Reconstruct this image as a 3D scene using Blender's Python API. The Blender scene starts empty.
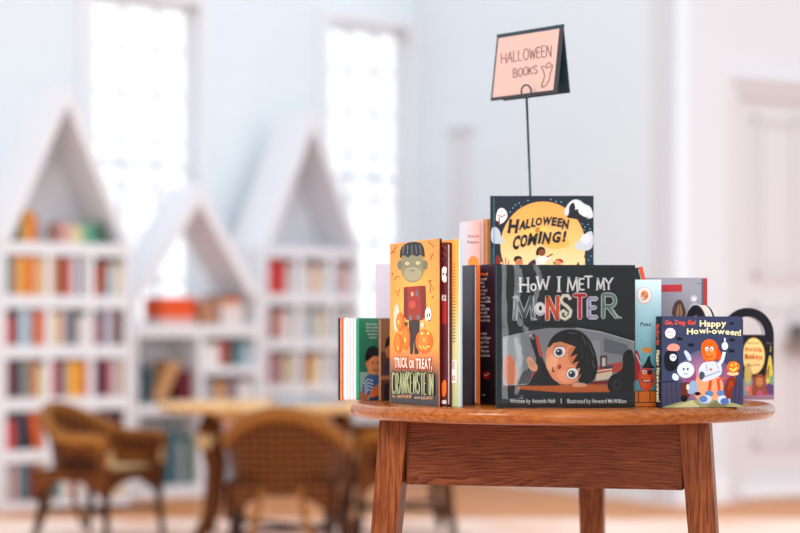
import bpy, bmesh, math, random
import numpy as np
from mathutils import Vector, Matrix
random.seed(7)
D = bpy.data
SC = bpy.context.scene
COL = SC.collection
PI = math.pi
R = math.radians

# ------------------------------------------------------------------ camera, world, lights, exposure
F = 1889.0            # 85 mm lens on an 800 px wide frame
HY = 338.0            # horizon row of the photograph
CZ = 0.855            # eye height
cam_d = D.cameras.new('camera'); cam = D.objects.new('camera', cam_d); COL.objects.link(cam)
cam.location = (0, 0, CZ); cam.rotation_euler = (PI/2, 0, 0)
cam_d.sensor_width = 36; cam_d.lens = F/800*36
cam_d.shift_y = (HY-266.5)/800
cam_d.clip_end = 200
cam_d.dof.use_dof = True; cam_d.dof.focus_distance = 3.21; cam_d.dof.aperture_fstop = 2.2
SC.camera = cam
vs = SC.view_settings
SC.display_settings.display_device = 'sRGB'
vs.view_transform = 'Standard'; vs.look = 'None'; vs.gamma = 1.0; vs.exposure = 0.22; vs.use_curve_mapping = False

w = D.worlds.new('daylight'); SC.world = w; w.use_nodes = True
nt = w.node_tree; nt.nodes.clear()
wo = nt.nodes.new('ShaderNodeOutputWorld'); bg = nt.nodes.new('ShaderNodeBackground')
tc = nt.nodes.new('ShaderNodeTexCoord'); sx = nt.nodes.new('ShaderNodeSeparateXYZ')
nt.links.new(tc.outputs['Generated'], sx.inputs[0])
def wramp(src, stops):
    r = nt.nodes.new('ShaderNodeValToRGB'); cr = r.color_ramp
    while len(cr.elements) < len(stops): cr.elements.new(.5)
    for e, (p, c) in zip(cr.elements, stops): e.position = p; e.color = (*c, 1)
    nt.links.new(src, r.inputs[0]); return r.outputs[0]
# behind the viewer assumed hall light, set dim near eye level and bright above; beyond the far windows lies open white sky
room = wramp(sx.outputs['Z'], [(0.0, (.34, .34, .35)), (.10, (.42, .42, .44)), (.25, (1.02, 1.09, 1.16)), (.8, (1.15, 1.24, 1.33))])
sky = wramp(sx.outputs['Z'], [(0.0, (1.22, 1.30, 1.38)), (.35, (1.18, 1.26, 1.34)), (.55, (.95, .98, 1.03)), (1.0, (1.0, 1.02, 1.06))])
side = wramp(sx.outputs['Y'], [(0.0, (0, 0, 0)), (.35, (1, 1, 1))])
wm = nt.nodes.new('ShaderNodeMixRGB'); nt.links.new(side, wm.inputs[0]); nt.links.new(room, wm.inputs[1]); nt.links.new(sky, wm.inputs[2])
nt.links.new(wm.outputs[0], bg.inputs['Color']); bg.inputs['Strength'].default_value = 1.0
nt.links.new(bg.outputs[0], wo.inputs[0])

# unseen added lights: jacket glare, fill for far walls and key for table
def area(name, loc, aim, w_, h_, watts, col):
    d_ = D.lights.new(name, 'AREA'); o = D.objects.new(name, d_); COL.objects.link(o)
    d_.shape = 'RECTANGLE'; d_.size = w_; d_.size_y = h_; d_.energy = watts; d_.color = col
    o.location = loc; o.rotation_euler = (Vector(aim)-Vector(loc)).to_track_quat('-Z', 'Y').to_euler(); return o
area('window_daylight', (.20, -2.4, 1.75), (.20, 5, 1.75), 2.4, 2.6, 88, (.95, .98, 1.0))  # unseen area light added behind the viewer for glare on the jacket film
area('wall_fill_light', (4.3, 5.2, 2.0), (-.6, 11.0, 1.5), 3.0, 2.6, 34, (.92, .97, 1.0))  # unseen fill added on the right to brighten the far walls
area('table_key_light', (-1.35, 1.7, 2.05), (.2, 3.3, .7), .7, .7, 36, (1.0, .965, .92))  # unseen key light, added front left to light the display table

# ------------------------------------------------------------------ helpers
def lin(h):
    if isinstance(h, str):
        h = h.lstrip('#'); c = [int(h[i:i+2], 16)/255 for i in (0, 2, 4)]
    else: c = list(h)
    return tuple(x/12.92 if x <= .04045 else ((x+.055)/1.055)**2.4 for x in c)
MATS = {}
def mat(hexc, rough=.6, spec=.3, metal=0.0, coat=0.0, tag=''):
    key = (hexc, rough, spec, metal, coat, tag)
    if key in MATS: return MATS[key]
    m = D.materials.new('paint_'+hexc.strip('#')+tag); m.use_nodes = True
    b = m.node_tree.nodes['Principled BSDF']
    b.inputs['Base Color'].default_value = (*lin(hexc), 1); b.inputs['Roughness'].default_value = rough
    b.inputs['Specular IOR Level'].default_value = spec; b.inputs['Metallic'].default_value = metal
    b.inputs['Coat Weight'].default_value = coat; b.inputs['Coat Roughness'].default_value = .12
    MATS[key] = m; return m
def pm(hexc, rough=.42):
    k = ('ink', hexc, rough)
    if k in MATS: return MATS[k]
    m = mat(hexc, rough, .18, tag='_print')
    m.node_tree.nodes['Principled BSDF'].inputs['Base Color'].default_value = (*[x**1.28 for x in lin(hexc)], 1)
    MATS[k] = m; return m        # printed, lightly varnished card
def nodemat(name):
    m = D.materials.new(name); m.use_nodes = True
    return m, m.node_tree, m.node_tree.nodes['Principled BSDF']
def node(nt, typ, **kw):
    n = nt.nodes.new(typ)
    for k, v in kw.items():
        if k.startswith('_'): setattr(n, k[1:], v)
        else: n.inputs[k].default_value = v
    return n
def ramp(nt, src, stops):
    r = nt.nodes.new('ShaderNodeValToRGB'); cr = r.color_ramp
    while len(cr.elements) < len(stops): cr.elements.new(.5)
    for e, (p, c) in zip(cr.elements, stops):
        e.position = p; e.color = (*lin(c), 1)
    nt.links.new(src, r.inputs[0]); return r.outputs[0]

def wood(name, scale, dark, mid, light, rough=.35, off=(0, 0, 0), rings=9.0, coat=.3, distort=.8, ring_mix=.35, fine=14):
    m, t, b = nodemat(name); L = t.links.new
    tcn = node(t, 'ShaderNodeTexCoord')
    mp = node(t, 'ShaderNodeMapping'); mp.inputs['Scale'].default_value = scale; mp.inputs['Location'].default_value = off
    L(tcn.outputs['Object'], mp.inputs[0])
    n1 = node(t, 'ShaderNodeTexNoise', Scale=1.0, Detail=2.0, Roughness=.45, Distortion=distort); L(mp.outputs[0], n1.inputs['Vector'])
    mu = node(t, 'ShaderNodeMath', _operation='MULTIPLY'); mu.inputs[1].default_value = rings; L(n1.outputs[0], mu.inputs[0])
    mp2 = node(t, 'ShaderNodeMapping'); mp2.inputs['Scale'].default_value = tuple(x*fine for x in scale); L(tcn.outputs['Object'], mp2.inputs[0])
    n2 = node(t, 'ShaderNodeTexNoise', Scale=1.0, Detail=3.0, Roughness=.6); L(mp2.outputs[0], n2.inputs['Vector'])
    pin = node(t, 'ShaderNodeMath', _operation='PINGPONG'); pin.inputs[1].default_value = .5; L(mu.outputs[0], pin.inputs[0])
    pp = node(t, 'ShaderNodeMath', _operation='MULTIPLY'); pp.inputs[1].default_value = 2*ring_mix; L(pin.outputs[0], pp.inputs[0])
    sc = node(t, 'ShaderNodeMath', _operation='MULTIPLY_ADD'); sc.inputs[1].default_value = 1.5; sc.inputs[2].default_value = -.30-ring_mix*.5; L(n2.outputs[0], sc.inputs[0])
    ad = node(t, 'ShaderNodeMath', _operation='ADD'); L(pp.outputs[0], ad.inputs[0]); L(sc.outputs[0], ad.inputs[1])
    c = ramp(t, ad.outputs[0], [(.08, dark), (.42, mid), (.85, light)])
    L(c, b.inputs['Base Color']); b.inputs['Roughness'].default_value = rough
    b.inputs['Specular IOR Level'].default_value = .16
    b.inputs['Coat Weight'].default_value = coat; b.inputs['Coat Roughness'].default_value = .15
    bp = node(t, 'ShaderNodeBump', Strength=.08, Distance=.001); L(ad.outputs[0], bp.inputs['Height']); L(bp.outputs[0], b.inputs['Normal'])
    return m

class MB:
    """collects shapes with per-face materials and links them as one mesh object"""
    def __init__(s): s.v = []; s.f = []; s.mi = []; s.ms = []; s.sm = []
    def slot(s, m):
        if m not in s.ms: s.ms.append(m)
        return s.ms.index(m)
    def add(s, vs_, fs, m, smooth=False, M=None):
        k = len(s.v); i = s.slot(m)
        s.v += [tuple(M @ Vector(p)) if M is not None else tuple(p) for p in vs_]
        for f in fs: s.f.append(tuple(k+j for j in f)); s.mi.append(i); s.sm.append(smooth)
    def box(s, x0, x1, y0, y1, z0, z1, m, M=None, bev=0.0):
        if bev > 0:
            bm = bmesh.new()
            bmesh.ops.create_cube(bm, size=1.0)
            for v in bm.verts: v.co = Vector(((x0+x1)/2+v.co.x*(x1-x0), (y0+y1)/2+v.co.y*(y1-y0), (z0+z1)/2+v.co.z*(z1-z0)))
            bmesh.ops.bevel(bm, geom=bm.edges[:], offset=bev, segments=2, affect='EDGES', profile=.5)
            bm.verts.index_update()
            s.add([v.co.copy() for v in bm.verts], [[v.index for v in f.verts] for f in bm.faces], m, False, M); bm.free(); return
        vs_ = [(x, y, z) for z in (z0, z1) for y in (y0, y1) for x in (x0, x1)]
        fs = [(0, 2, 3, 1), (4, 5, 7, 6), (0, 1, 5, 4), (2, 6, 7, 3), (0, 4, 6, 2), (1, 3, 7, 5)]
        s.add(vs_, fs, m, False, M)
    def prism(s, poly, y0, y1, m, M=None, smooth=False):
        """polygon in x,z (counter-clockwise seen from -Y) extruded along y"""
        n = len(poly)
        vs_ = [(x, y0, z) for x, z in poly]+[(x, y1, z) for x, z in poly]
        fs = [tuple(range(n)), tuple(range(2*n-1, n-1, -1))]+[(i, n+i, n+(i+1) % n, (i+1) % n) for i in range(n)]
        s.add(vs_, fs, m, smooth, M)
    def prismz(s, poly, z0, z1, m, M=None):
        n = len(poly)
        vs_ = [(x, y, z0) for x, y in poly]+[(x, y, z1) for x, y in poly]
        fs = [tuple(range(n-1, -1, -1)), tuple(range(n, 2*n))]+[(i, (i+1) % n, n+(i+1) % n, n+i) for i in range(n)]
        s.add(vs_, fs, m, False, M)
    def tube(s, pts, rad, m, n=10, closed=False, M=None):
        pts = [Vector(p) for p in pts]; N = len(pts)
        rads = rad if isinstance(rad, (list, tuple)) else [rad]*N
        vs_ = []; fs = []
        up = None
        for i, p in enumerate(pts):
            a = pts[(i-1) % N] if (closed or i > 0) else p
            b = pts[(i+1) % N] if (closed or i < N-1) else p
            t = (b-a).normalized()
            if up is None:
                up = Vector((0, 0, 1)) if abs(t.z) < .9 else Vector((1, 0, 0))
            u = (up-t*up.dot(t)).normalized(); w_ = t.cross(u); up = u
            for k in range(n):
                an = 2*PI*k/n
                vs_.append(p+(u*math.cos(an)+w_*math.sin(an))*rads[i])
        for i in range(N if closed else N-1):
            j = (i+1) % N
            for k in range(n):
                l = (k+1) % n
                fs.append((i*n+k, i*n+l, j*n+l, j*n+k))
        if not closed:
            fs.append(tuple(range(n-1, -1, -1))); fs.append(tuple((N-1)*n+k for k in range(n)))
        s.add(vs_, fs, m, True, M)
    def lathe(s, prof, m, n=48, M=None, smooth=True):
        vs_ = []; fs = []
        for r, z in prof:
            for k in range(n):
                a = 2*PI*k/n; vs_.append((r*math.cos(a), r*math.sin(a), z))
        for i in range(len(prof)-1):
            for k in range(n):
                l = (k+1) % n
                fs.append((i*n+k, i*n+l, (i+1)*n+l, (i+1)*n+k))
        fs.append(tuple(range(n-1, -1, -1))); fs.append(tuple((len(prof)-1)*n+k for k in range(n)))
        s.add(vs_, fs, m, smooth, M)
    def build(s, name, parent=None, loc=(0, 0, 0), rot=(0, 0, 0)):
        me = D.meshes.new(name); me.from_pydata(s.v, [], s.f); me.update()
        for m in s.ms: me.materials.append(m)
        me.polygons.foreach_set('material_index', s.mi); me.polygons.foreach_set('use_smooth', s.sm)
        o = D.objects.new(name, me); COL.objects.link(o); o.location = loc; o.rotation_euler = rot
        if parent: o.parent = parent
        return o
def tag(o, label=None, cat=None, group=None, kind=None):
    if label: o['label'] = label
    if cat: o['category'] = cat
    if group: o['group'] = group
    if kind: o['kind'] = kind
    return o
def empty(name, loc=(0, 0, 0), rz=0.0, rot=None):
    o = D.objects.new(name, None); COL.objects.link(o); o.location = loc
    o.rotation_euler = rot if rot else (0, 0, rz); o.empty_display_size = .05
    return o
def copy_thing(o, loc, rz, label):
    c = o.copy(); COL.objects.link(c); c.location = loc; c.rotation_euler = (0, 0, rz); c['label'] = label
    for ch in list(o.children):
        d = ch.copy(); COL.objects.link(d); d.parent = c
        for g in list(ch.children):
            e = g.copy(); COL.objects.link(e); e.parent = d
    return c
def W(px, py, Y): return Vector(((px-400)/F*Y, Y, CZ+(HY-py)/F*Y))
def XY(px, Y): return ((px-400)/F*Y, Y)

# ------------------------------------------------------------------ lettering
_G = {}
def glyph(ch, bold=0.0):
    k = (ch, bold)
    if k in _G: return _G[k]
    cu = D.curves.new('letter', 'FONT'); cu.body = ch; cu.offset = bold; cu.resolution_u = 2; cu.fill_mode = 'BOTH'
    ob = D.objects.new('letter', cu); COL.objects.link(ob)
    dg = bpy.context.evaluated_depsgraph_get()
    me = D.meshes.new_from_object(ob.evaluated_get(dg))
    vs_ = [(v.co.x, v.co.y) for v in me.vertices]; fs = [tuple(p.vertices) for p in me.polygons]
    D.objects.remove(ob); D.curves.remove(cu); D.meshes.remove(me)
    if vs_:
        x0 = min(v[0] for v in vs_); x1 = max(v[0] for v in vs_)
        vs_ = [(x-x0, y) for x, y in vs_]; _G[k] = (vs_, fs, x1-x0)
    else: _G[k] = ([], [], .25)
    return _G[k]
def arcp(cx, cy, rx, ry, a0, a1, n=10):
    return [(cx+rx*math.cos(R(a0+(a1-a0)*i/n)), cy+ry*math.sin(R(a0+(a1-a0)*i/n))) for i in range(n+1)]
ST = {  # hand lettering: strokes in a unit box, y up
 'H': [[(0, 1), (0, 0)], [(.9, 1), (.9, 0)], [(0, .5), (.9, .5)]],
 'A': [[(.45, 1), (0, 0)], [(.45, 1), (.9, 0)], [(.18, .38), (.72, .38)]],
 'L': [[(0, 1), (0, 0)], [(0, 0), (.7, 0)]],
 'O': [arcp(.45, .5, .45, .5, 90, 450, 18)],
 'W': [[(0, 1), (.25, 0)], [(.25, 0), (.5, .8)], [(.5, .8), (.78, 0)], [(.78, 0), (1.05, 1)]],
 'E': [[(0, 1), (0, 0)], [(0, 1), (.7, 1)], [(0, .52), (.6, .52)], [(0, 0), (.7, 0)]],
 'N': [[(0, 0), (0, 1)], [(0, 1), (.8, 0)], [(.8, 0), (.8, 1)]],
 'B': [[(0, 0), (0, 1)], [(0, 1)]+arcp(.4, .76, .3, .24, 90, -90, 8)+[(0, .52)], [(0, .52)]+arcp(.45, .26, .33, .26, 90, -90, 8)+[(0, 0)]],
 'K': [[(0, 0), (0, 1)], [(.75, 1), (0, .45)], [(.22, .6), (.8, 0)]],
 'S': [arcp(.4, .75, .38, .25, 20, 270, 10)+arcp(.4, .25, .38, .25, 90, -160, 10)],
 'I': [[(0, 1), (0, 0)]],
 'M': [[(0, 0), (.1, 1)], [(.1, 1), (.5, .1)], [(.5, .1), (.9, 1)], [(.9, 1), (1, 0)]],
 'T': [[(0, 1), (.9, 1)], [(.45, 1), (.45, 0)]],
 'Y': [[(0, 1), (.42, .48)], [(.85, 1), (.42, .48)], [(.42, .48), (.42, 0)]],
 'R': [[(0, 0), (0, 1)], [(0, 1)]+arcp(.42, .74, .32, .26, 90, -90, 8)+[(0, .48)], [(.3, .48), (.85, 0)]],
 'C': [arcp(.45, .5, .45, .5, 50, 310, 14)],
 'F': [[(0, 1), (0, 0)], [(0, 1), (.7, 1)], [(0, .52), (.55, .52)]],
}
class Art:
    """printed artwork drawn in the photograph's own px units, mapped on to the w x h face of a card"""
    def __init__(s, w, h, quad):       # quad: TL, TR, BR, BL
        s.w, s.h = w, h; A = []; b = []
        for (x, y), (u, v) in zip(quad, ((0, 1), (1, 1), (1, 0), (0, 0))):
            A.append([x, y, 1, 0, 0, 0, -u*x, -u*y]); b.append(u)
            A.append([0, 0, 0, x, y, 1, -v*x, -v*y]); b.append(v)
        s.H = np.linalg.solve(np.array(A, float), np.array(b, float)); s.items = []; s.text = []; s.lay = 0
        s.cur = s.items
    def uv(s, x, y):
        h = s.H; d = h[6]*x+h[7]*y+1
        return ((h[0]*x+h[1]*y+h[2])/d, (h[3]*x+h[4]*y+h[5])/d)
    clip = True
    def raw(s, pts, fs, m):
        s.lay += 1; z = -.00002*s.lay-.0001
        out = []
        for x, y in pts:
            u, v = s.uv(x, y)
            if s.clip: u = min(max(u, .0), 1.0); v = min(max(v, .0), 1.0)
            out.append((u*s.w, z, v*s.h))
        s.cur.append((out, fs, m))
    def poly(s, pts, m): s.raw(pts, [tuple(range(len(pts)))], m)
    def ell(s, cx, cy, rx, ry, m, rot=0, a0=0, a1=360, n=28):
        c, q = math.cos(R(rot)), math.sin(R(rot)); P = []
        for i in range(n):
            a = R(a0+(a1-a0)*i/(n if a1-a0 >= 360 else n-1)); x, y = rx*math.cos(a), ry*math.sin(a)
            P.append((cx+x*c-y*q, cy+x*q+y*c))
        s.poly(P, m)
    def blob(s, pts, m, it=2):
        for _ in range(it):
            q = []
            for i in range(len(pts)):
                a, b = pts[i], pts[(i+1) % len(pts)]
                q += [(a[0]*.75+b[0]*.25, a[1]*.75+b[1]*.25), (a[0]*.25+b[0]*.75, a[1]*.25+b[1]*.75)]
            pts = q
        s.poly(pts, m)
    def line(s, pts, wd, m, w2=None):
        n = len(pts); A = []; B = []
        for i, p in enumerate(pts):
            a = pts[max(i-1, 0)]; b = pts[min(i+1, n-1)]
            dx, dy = b[0]-a[0], b[1]-a[1]; l = math.hypot(dx, dy) or 1
            k = (wd if w2 is None else wd+(w2-wd)*i/max(n-1, 1))/2
            A.append((p[0]-dy/l*k, p[1]+dx/l*k)); B.append((p[0]+dy/l*k, p[1]-dx/l*k))
        s.raw(A+B, [(i, i+1, n+i+1, n+i) for i in range(n-1)], m)
    def strokes(s, word, x, y, cap, m, wd, sx=1.0, gap=.25, rise=0.0, jit=0.0, shear=0.0, serif=0.0, mats=None, taper=None):
        """hand lettering from strokes; (x, y) is the baseline start, y down"""
        rnd = random.Random(word); cx = x
        for i, ch in enumerate(word):
            if ch == ' ': cx += cap*.5*sx; continue
            mm = mats[i] if mats else m
            k = cap*(1+rnd.uniform(-jit, jit)); yb = y+rise*(cx-x)+rnd.uniform(-jit, jit)*cap*.6
            an = rnd.uniform(-jit, jit)*.5; ca, sa = math.cos(an), math.sin(an); wmax = 0
            s.lay += 1; keep = s.lay
            for st in ST[ch]:
                P = []
                for (u, v) in st:
                    X = u*k*sx+v*k*shear; Yv = v*k; wmax = max(wmax, u*k*sx)
                    P.append((cx+X*ca-Yv*sa, yb-(X*sa+Yv*ca)))
                s.lay = keep-1; s.line(P, wd, mm, taper)
                if serif:
                    for e in (P[0], P[-1]):
                        s.lay = keep-1; s.line([(e[0]-serif, e[1]), (e[0]+serif, e[1])], wd*.55, mm)
            s.lay = keep
            cx += wmax+cap*gap*sx
        return cx
    def type(s, txt, x, y, cap, m, bold=0.0, squeeze=1.0, shear=0.0, gap=.08, jit=0.0, path=None, width=None, rise=0.0, grow=0.0):
        """typeset text; baseline start (x, y), cap height in px, optional total width"""
        k = cap/.73; adv = []
        for ch in txt:
            g = glyph(ch, bold); adv.append((g, (g[2]+gap)*k*squeeze if ch != ' ' else .28*k*squeeze))
        tot = sum(a for _, a in adv)
        q = squeeze*(width/tot) if width else squeeze
        fac = q/squeeze; cx = x; rnd = random.Random(txt); V = []; Fs = []; run = 0
        for (g, a), ch in zip(adv, txt):
            run += a*fac; t = run/(tot*fac)
            yo = path(t) if path else 0
            an = rnd.uniform(-jit, jit)*.35; ca, sa = math.cos(an), math.sin(an); kk = k*(1+grow*t)
            dy = rnd.uniform(-jit, jit)*cap*.5
            b = len(V)
            for (gx, gy) in g[0]:
                X = gx*kk*q+gy*kk*shear; Yv = gy*kk
                V.append((cx+X*ca-Yv*sa, y+yo+dy+rise*(cx-x)-(X*sa+Yv*ca)))
            Fs += [tuple(b+j for j in f) for f in g[1]]
            cx += a*fac
        s.raw(V, Fs, m)
        return cx
    def lettering(s): s.cur = s.text
    def printing(s): s.cur = s.items
    def put(s, mb, M=None, items=None):
        for vs_, fs, m in (s.items if items is None else items): mb.add(vs_, fs, m, False, M)

# ------------------------------------------------------------------ room materials
def wall_mat(name, c, lines=0.0):
    m, t, b = nodemat(name); L = t.links.new
    b.inputs['Base Color'].default_value = (*lin(c), 1); b.inputs['Roughness'].default_value = .7; b.inputs['Specular IOR Level'].default_value = .2
    if lines:
        tcn = node(t, 'ShaderNodeTexCoord'); sp = node(t, 'ShaderNodeSeparateXYZ'); L(tcn.outputs['Object'], sp.inputs[0])
        mu = node(t, 'ShaderNodeMath', _operation='MULTIPLY'); mu.inputs[1].default_value = 1/lines; L(sp.outputs['Z'], mu.inputs[0])
        fr = node(t, 'ShaderNodeMath', _operation='FRACT'); L(mu.outputs[0], fr.inputs[0])
        gt = node(t, 'ShaderNodeMath', _operation='GREATER_THAN'); gt.inputs[1].default_value = .06; L(fr.outputs[0], gt.inputs[0])
        bp = node(t, 'ShaderNodeBump', Strength=.6, Distance=.006); L(gt.outputs[0], bp.inputs['Height']); L(bp.outputs[0], b.inputs['Normal'])
    return m
M_WALL = wall_mat('white_boarded_wall', '#e9f1f6', .19)
M_WALLR = wall_mat('warm_white_wall', '#e2e2e6')
M_TRIM = mat('#eff0f4', .45); M_SHELF = mat('#edecf0', .45); M_SHELFB = mat('#eceef4', .6)
M_DOOR = mat('#ded9db', .45)
mg, tg, bgl = nodemat('window_glass')
tg.nodes.remove(bgl)
tr = node(tg, 'ShaderNodeBsdfTransparent'); gl = node(tg, 'ShaderNodeBsdfGlossy', Roughness=.02); ms = node(tg, 'ShaderNodeMixShader')
ms.inputs[0].default_value = .06; tg.links.new(tr.outputs[0], ms.inputs[1]); tg.links.new(gl.outputs[0], ms.inputs[2])
tg.links.new(ms.outputs[0], tg.nodes['Material Output'].inputs[0]); M_GLASS = mg

# floor boards
mf, t, b = nodemat('oak_floor_boards'); L = t.links.new
tcn = node(t, 'ShaderNodeTexCoord'); mp = node(t, 'ShaderNodeMapping'); mp.inputs['Rotation'].default_value = (0, 0, R(-36)); L(tcn.outputs['Object'], mp.inputs[0])
bk = node(t, 'ShaderNodeTexBrick', Scale=1.0); bk.inputs['Brick Width'].default_value = 1.6; bk.inputs['Row Height'].default_value = .09
bk.inputs['Mortar Size'].default_value = .0015
for i, c in (('Color1', '#d4853e'), ('Color2', '#c47632'), ('Mortar', '#8a5a36')): bk.inputs[i].default_value = (*lin(c), 1)
L(mp.outputs[0], bk.inputs['Vector']); L(bk.outputs['Color'], b.inputs['Base Color']); b.inputs['Roughness'].default_value = .4
M_FLOOR = mf
# faded rug
mr, t, b = nodemat('faded_rug'); L = t.links.new
tcn = node(t, 'ShaderNodeTexCoord'); mp = node(t, 'ShaderNodeMapping'); mp.inputs['Scale'].default_value = (1.6, 3.2, 1); L(tcn.outputs['Object'], mp.inputs[0])
n1 = node(t, 'ShaderNodeTexNoise', Scale=1.6, Detail=4.0, Roughness=.55, Distortion=1.2); L(mp.outputs[0], n1.inputs['Vector'])
c = ramp(t, n1.outputs[0], [(.32, '#e3ab8c'), (.45, '#f4d2c0'), (.6, '#f9e2d6'), (.72, '#eabb9f')])
L(c, b.inputs['Base Color']); b.inputs['Roughness'].default_value = .95; b.inputs['Specular IOR Level'].default_value = .05
M_RUG = mr

# ------------------------------------------------------------------ room shell
mb = MB(); mb.box(-9, 9, -3.0, 16, -.1, 0, M_FLOOR); tag(mb.build('floor'), kind='structure')
AW = R(36); CA, SA = math.cos(AW), math.sin(AW)
YW = 11.9
def wall_s(px):            # distance along the window wall of the photo column px
    k = (px-400)/F; return k*YW/(CA-k*SA)
WIN = [(wall_s(93), wall_s(198)), (wall_s(328), wall_s(408))]
WZ0, WZ1 = .92, 2.80
SEND = wall_s(417)
wl = MB()
xs = [-6.0]+[x for p in WIN for x in p]+[SEND]
for i in range(0, len(xs), 2): wl.box(xs[i], xs[i+1], 0, .16, 0, 3.4, M_WALL)
for a_, b_ in WIN:
    wl.box(a_, b_, 0, .16, 0, WZ0, M_WALL); wl.box(a_, b_, 0, .16, WZ1, 3.4, M_WALL)
tag(wl.build('wall_left', loc=(0, YW, 0), rot=(0, 0, AW)), kind='structure')
for i, (a_, b_) in enumerate(WIN):
    wn = empty('window_%d' % (i+1), (0, YW, 0), AW); tag(wn, kind='structure')
    f = MB(); q = .035
    for x0, x1, z0, z1 in ((a_, a_+q, WZ0, WZ1), (b_-q, b_, WZ0, WZ1), (a_, b_, WZ0, WZ0+q), (a_, b_, WZ1-q, WZ1)): f.box(x0, x1, .05, .11, z0, z1, M_TRIM)
    f.box(a_+q, b_-q, .06, .11, 1.84, 1.885, M_TRIM)
    f.build('sash_frame', wn)
    mu_ = MB()
    for k in (1, 2): x = a_+(b_-a_)*k/3; mu_.box(x-.012, x+.012, .07, .10, WZ0+q, WZ1-q, M_TRIM)
    for k in range(1, 7):
        z = WZ0+(WZ1-WZ0)*k/7; mu_.box(a_+q, b_-q, .07, .10, z-.012, z+.012, M_TRIM)
    mu_.build('muntin', wn)
    g = MB(); g.box(a_+.01, b_-.01, .083, .087, WZ0+.01, WZ1-.01, M_GLASS); g.build('pane', wn)
    c_ = MB(); e = .09
    c_.box(a_-e, a_, -.025, 0, WZ0-.05, WZ1+e, M_TRIM); c_.box(b_, b_+e*.75, -.025, 0, WZ0-.05, WZ1+e, M_TRIM); c_.box(a_, b_, -.025, 0, WZ1, WZ1+e, M_TRIM)
    c_.build('casing', wn)
    s_ = MB(); s_.box(a_-e, b_+e*.7, -.08, 0, WZ0-.04, WZ0, M_TRIM); s_.build('window_sill', wn)
mb = MB(); mb.box(-6, SEND, -.018, 0, 0, .14, M_TRIM); tag(mb.build('baseboard_left', loc=(0, YW, 0), rot=(0, 0, AW)), kind='structure')
# projecting wall with the door: AB from the corner towards the right
AB = R(30)
CX, CY = XY(667, 9.62)
E = Vector((SEND*CA, YW+SEND*SA))
bdir = Vector((math.cos(AB), math.sin(AB)))
rv = E-Vector((CX, CY)); RL = rv.length; ra = math.atan2(rv.y, rv.x)      # return wall from corner to the window wall
mb = MB(); mb.box(0.0, RL, -.14, 0, 0, 3.4, M_WALL)
tag(mb.build('wall_back', loc=(CX, CY, 0), rot=(0, 0, ra)), kind='structure')
def wb_s(px):
    k = (px-400)/F; return (k*CY-CX)/(math.cos(AB)-k*math.sin(AB))
d0, d1 = wb_s(739), wb_s(739)+.92
mb = MB()
mb.box(0.0, d0, 0, .14, 0, 3.4, M_WALLR); mb.box(d0, d1, 0, .14, 2.12, 3.4, M_WALLR); mb.box(d1, d1+2.2, 0, .14, 0, 3.4, M_WALLR)
tag(mb.build('wall_right', loc=(CX, CY, 0), rot=(0, 0, AB)), kind='structure')
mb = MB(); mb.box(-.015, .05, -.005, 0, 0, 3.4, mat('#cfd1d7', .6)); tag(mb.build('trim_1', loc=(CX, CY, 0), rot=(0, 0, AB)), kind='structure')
mb = MB(); mb.box(.055, d0-.08, -.018, 0, 0, .13, M_TRIM); tag(mb.build('baseboard_right', loc=(CX, CY, 0), rot=(0, 0, AB)), kind='structure')
# door
dr = empty('door_1', (CX, CY, 0), AB); tag(dr, kind='structure')
mb = MB(); mb.box(d0+.004, d1-.004, .02, .06, .012, 2.115, M_DOOR)
for zx0, zx1 in ((.28, 1.03), (1.17, 2.02)):
    for k in (0, 1):
        x0 = d0+.11+k*.38; x1 = x0+.30
        for a0, a1, b0, b1 in ((x0, x1, zx0, zx0+.03), (x0, x1, zx1-.03, zx1), (x0, x0+.03, zx0, zx1), (x1-.03, x1, zx0, zx1)): mb.box(a0, a1, .004, .02, b0, b1, M_DOOR)
        mb.box(x0+.06, x1-.06, .008, .02, zx0+.06, zx1-.06, M_DOOR)
mb.build('door_leaf', dr)
mb = MB(); mb.box(d0-.07, d0, -.006, 0, 0, 2.12, M_DOOR); mb.box(d1, d1+.07, -.006, 0, 0, 2.12, M_DOOR)
mb.build('casing', dr)
mb = MB(); mb.box(d0-.02, d1+.02, -.008, 0, 2.12, 2.19, M_DOOR); mb.box(d0-.04, d1+.04, -.035, 0, 2.19, 2.22, M_DOOR); mb.build('head_casing', dr)
mb = MB(); mb.box(d0, d1, -.03, .01, .02, .075, M_TRIM); mb.build('weather_strip', dr)
hx = wb_s(783)
mb = MB(); mb.box(hx, hx+.50, -.075, -.035, .785, .855, mat('#a08d86', .35, .5, .6)); mb.build('push_bar', dr)
mb = MB(); mb.box(hx+.05, hx+.50, -.05, .01, .86, .925, mat('#5d5658', .4, .5)); mb.box(hx+.10, hx+.14, -.035, .01, .79, .86, mat('#5d5658', .4, .5)); mb.build('latch_case', dr)
# side door casing seen edge on in the return wall
mb = MB(); k = 462; kk = (k-400)/F
rd = Vector((math.cos(ra), math.sin(ra)))
sr = (kk*CY-CX)/(rd.x-kk*rd.y)
mb.box(sr-.10, sr+.12, 0, .012, 0, 2.10, mat('#e4e2e6', .6)); mb.box(sr-.12, sr+.14, 0, .03, 2.10, 2.15, mat('#dcdde3', .6))
tag(mb.build('trim_2', loc=(CX, CY, 0), rot=(0, 0, ra)), kind='structure')

# rug
mb = MB(); mb.box(-3.3, 4.2, -2.2, 8.85, 0, .008, M_RUG); tag(mb.build('area_rug'), 'large faded pink and cream patterned rug covering the oak floor', 'rug')

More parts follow.
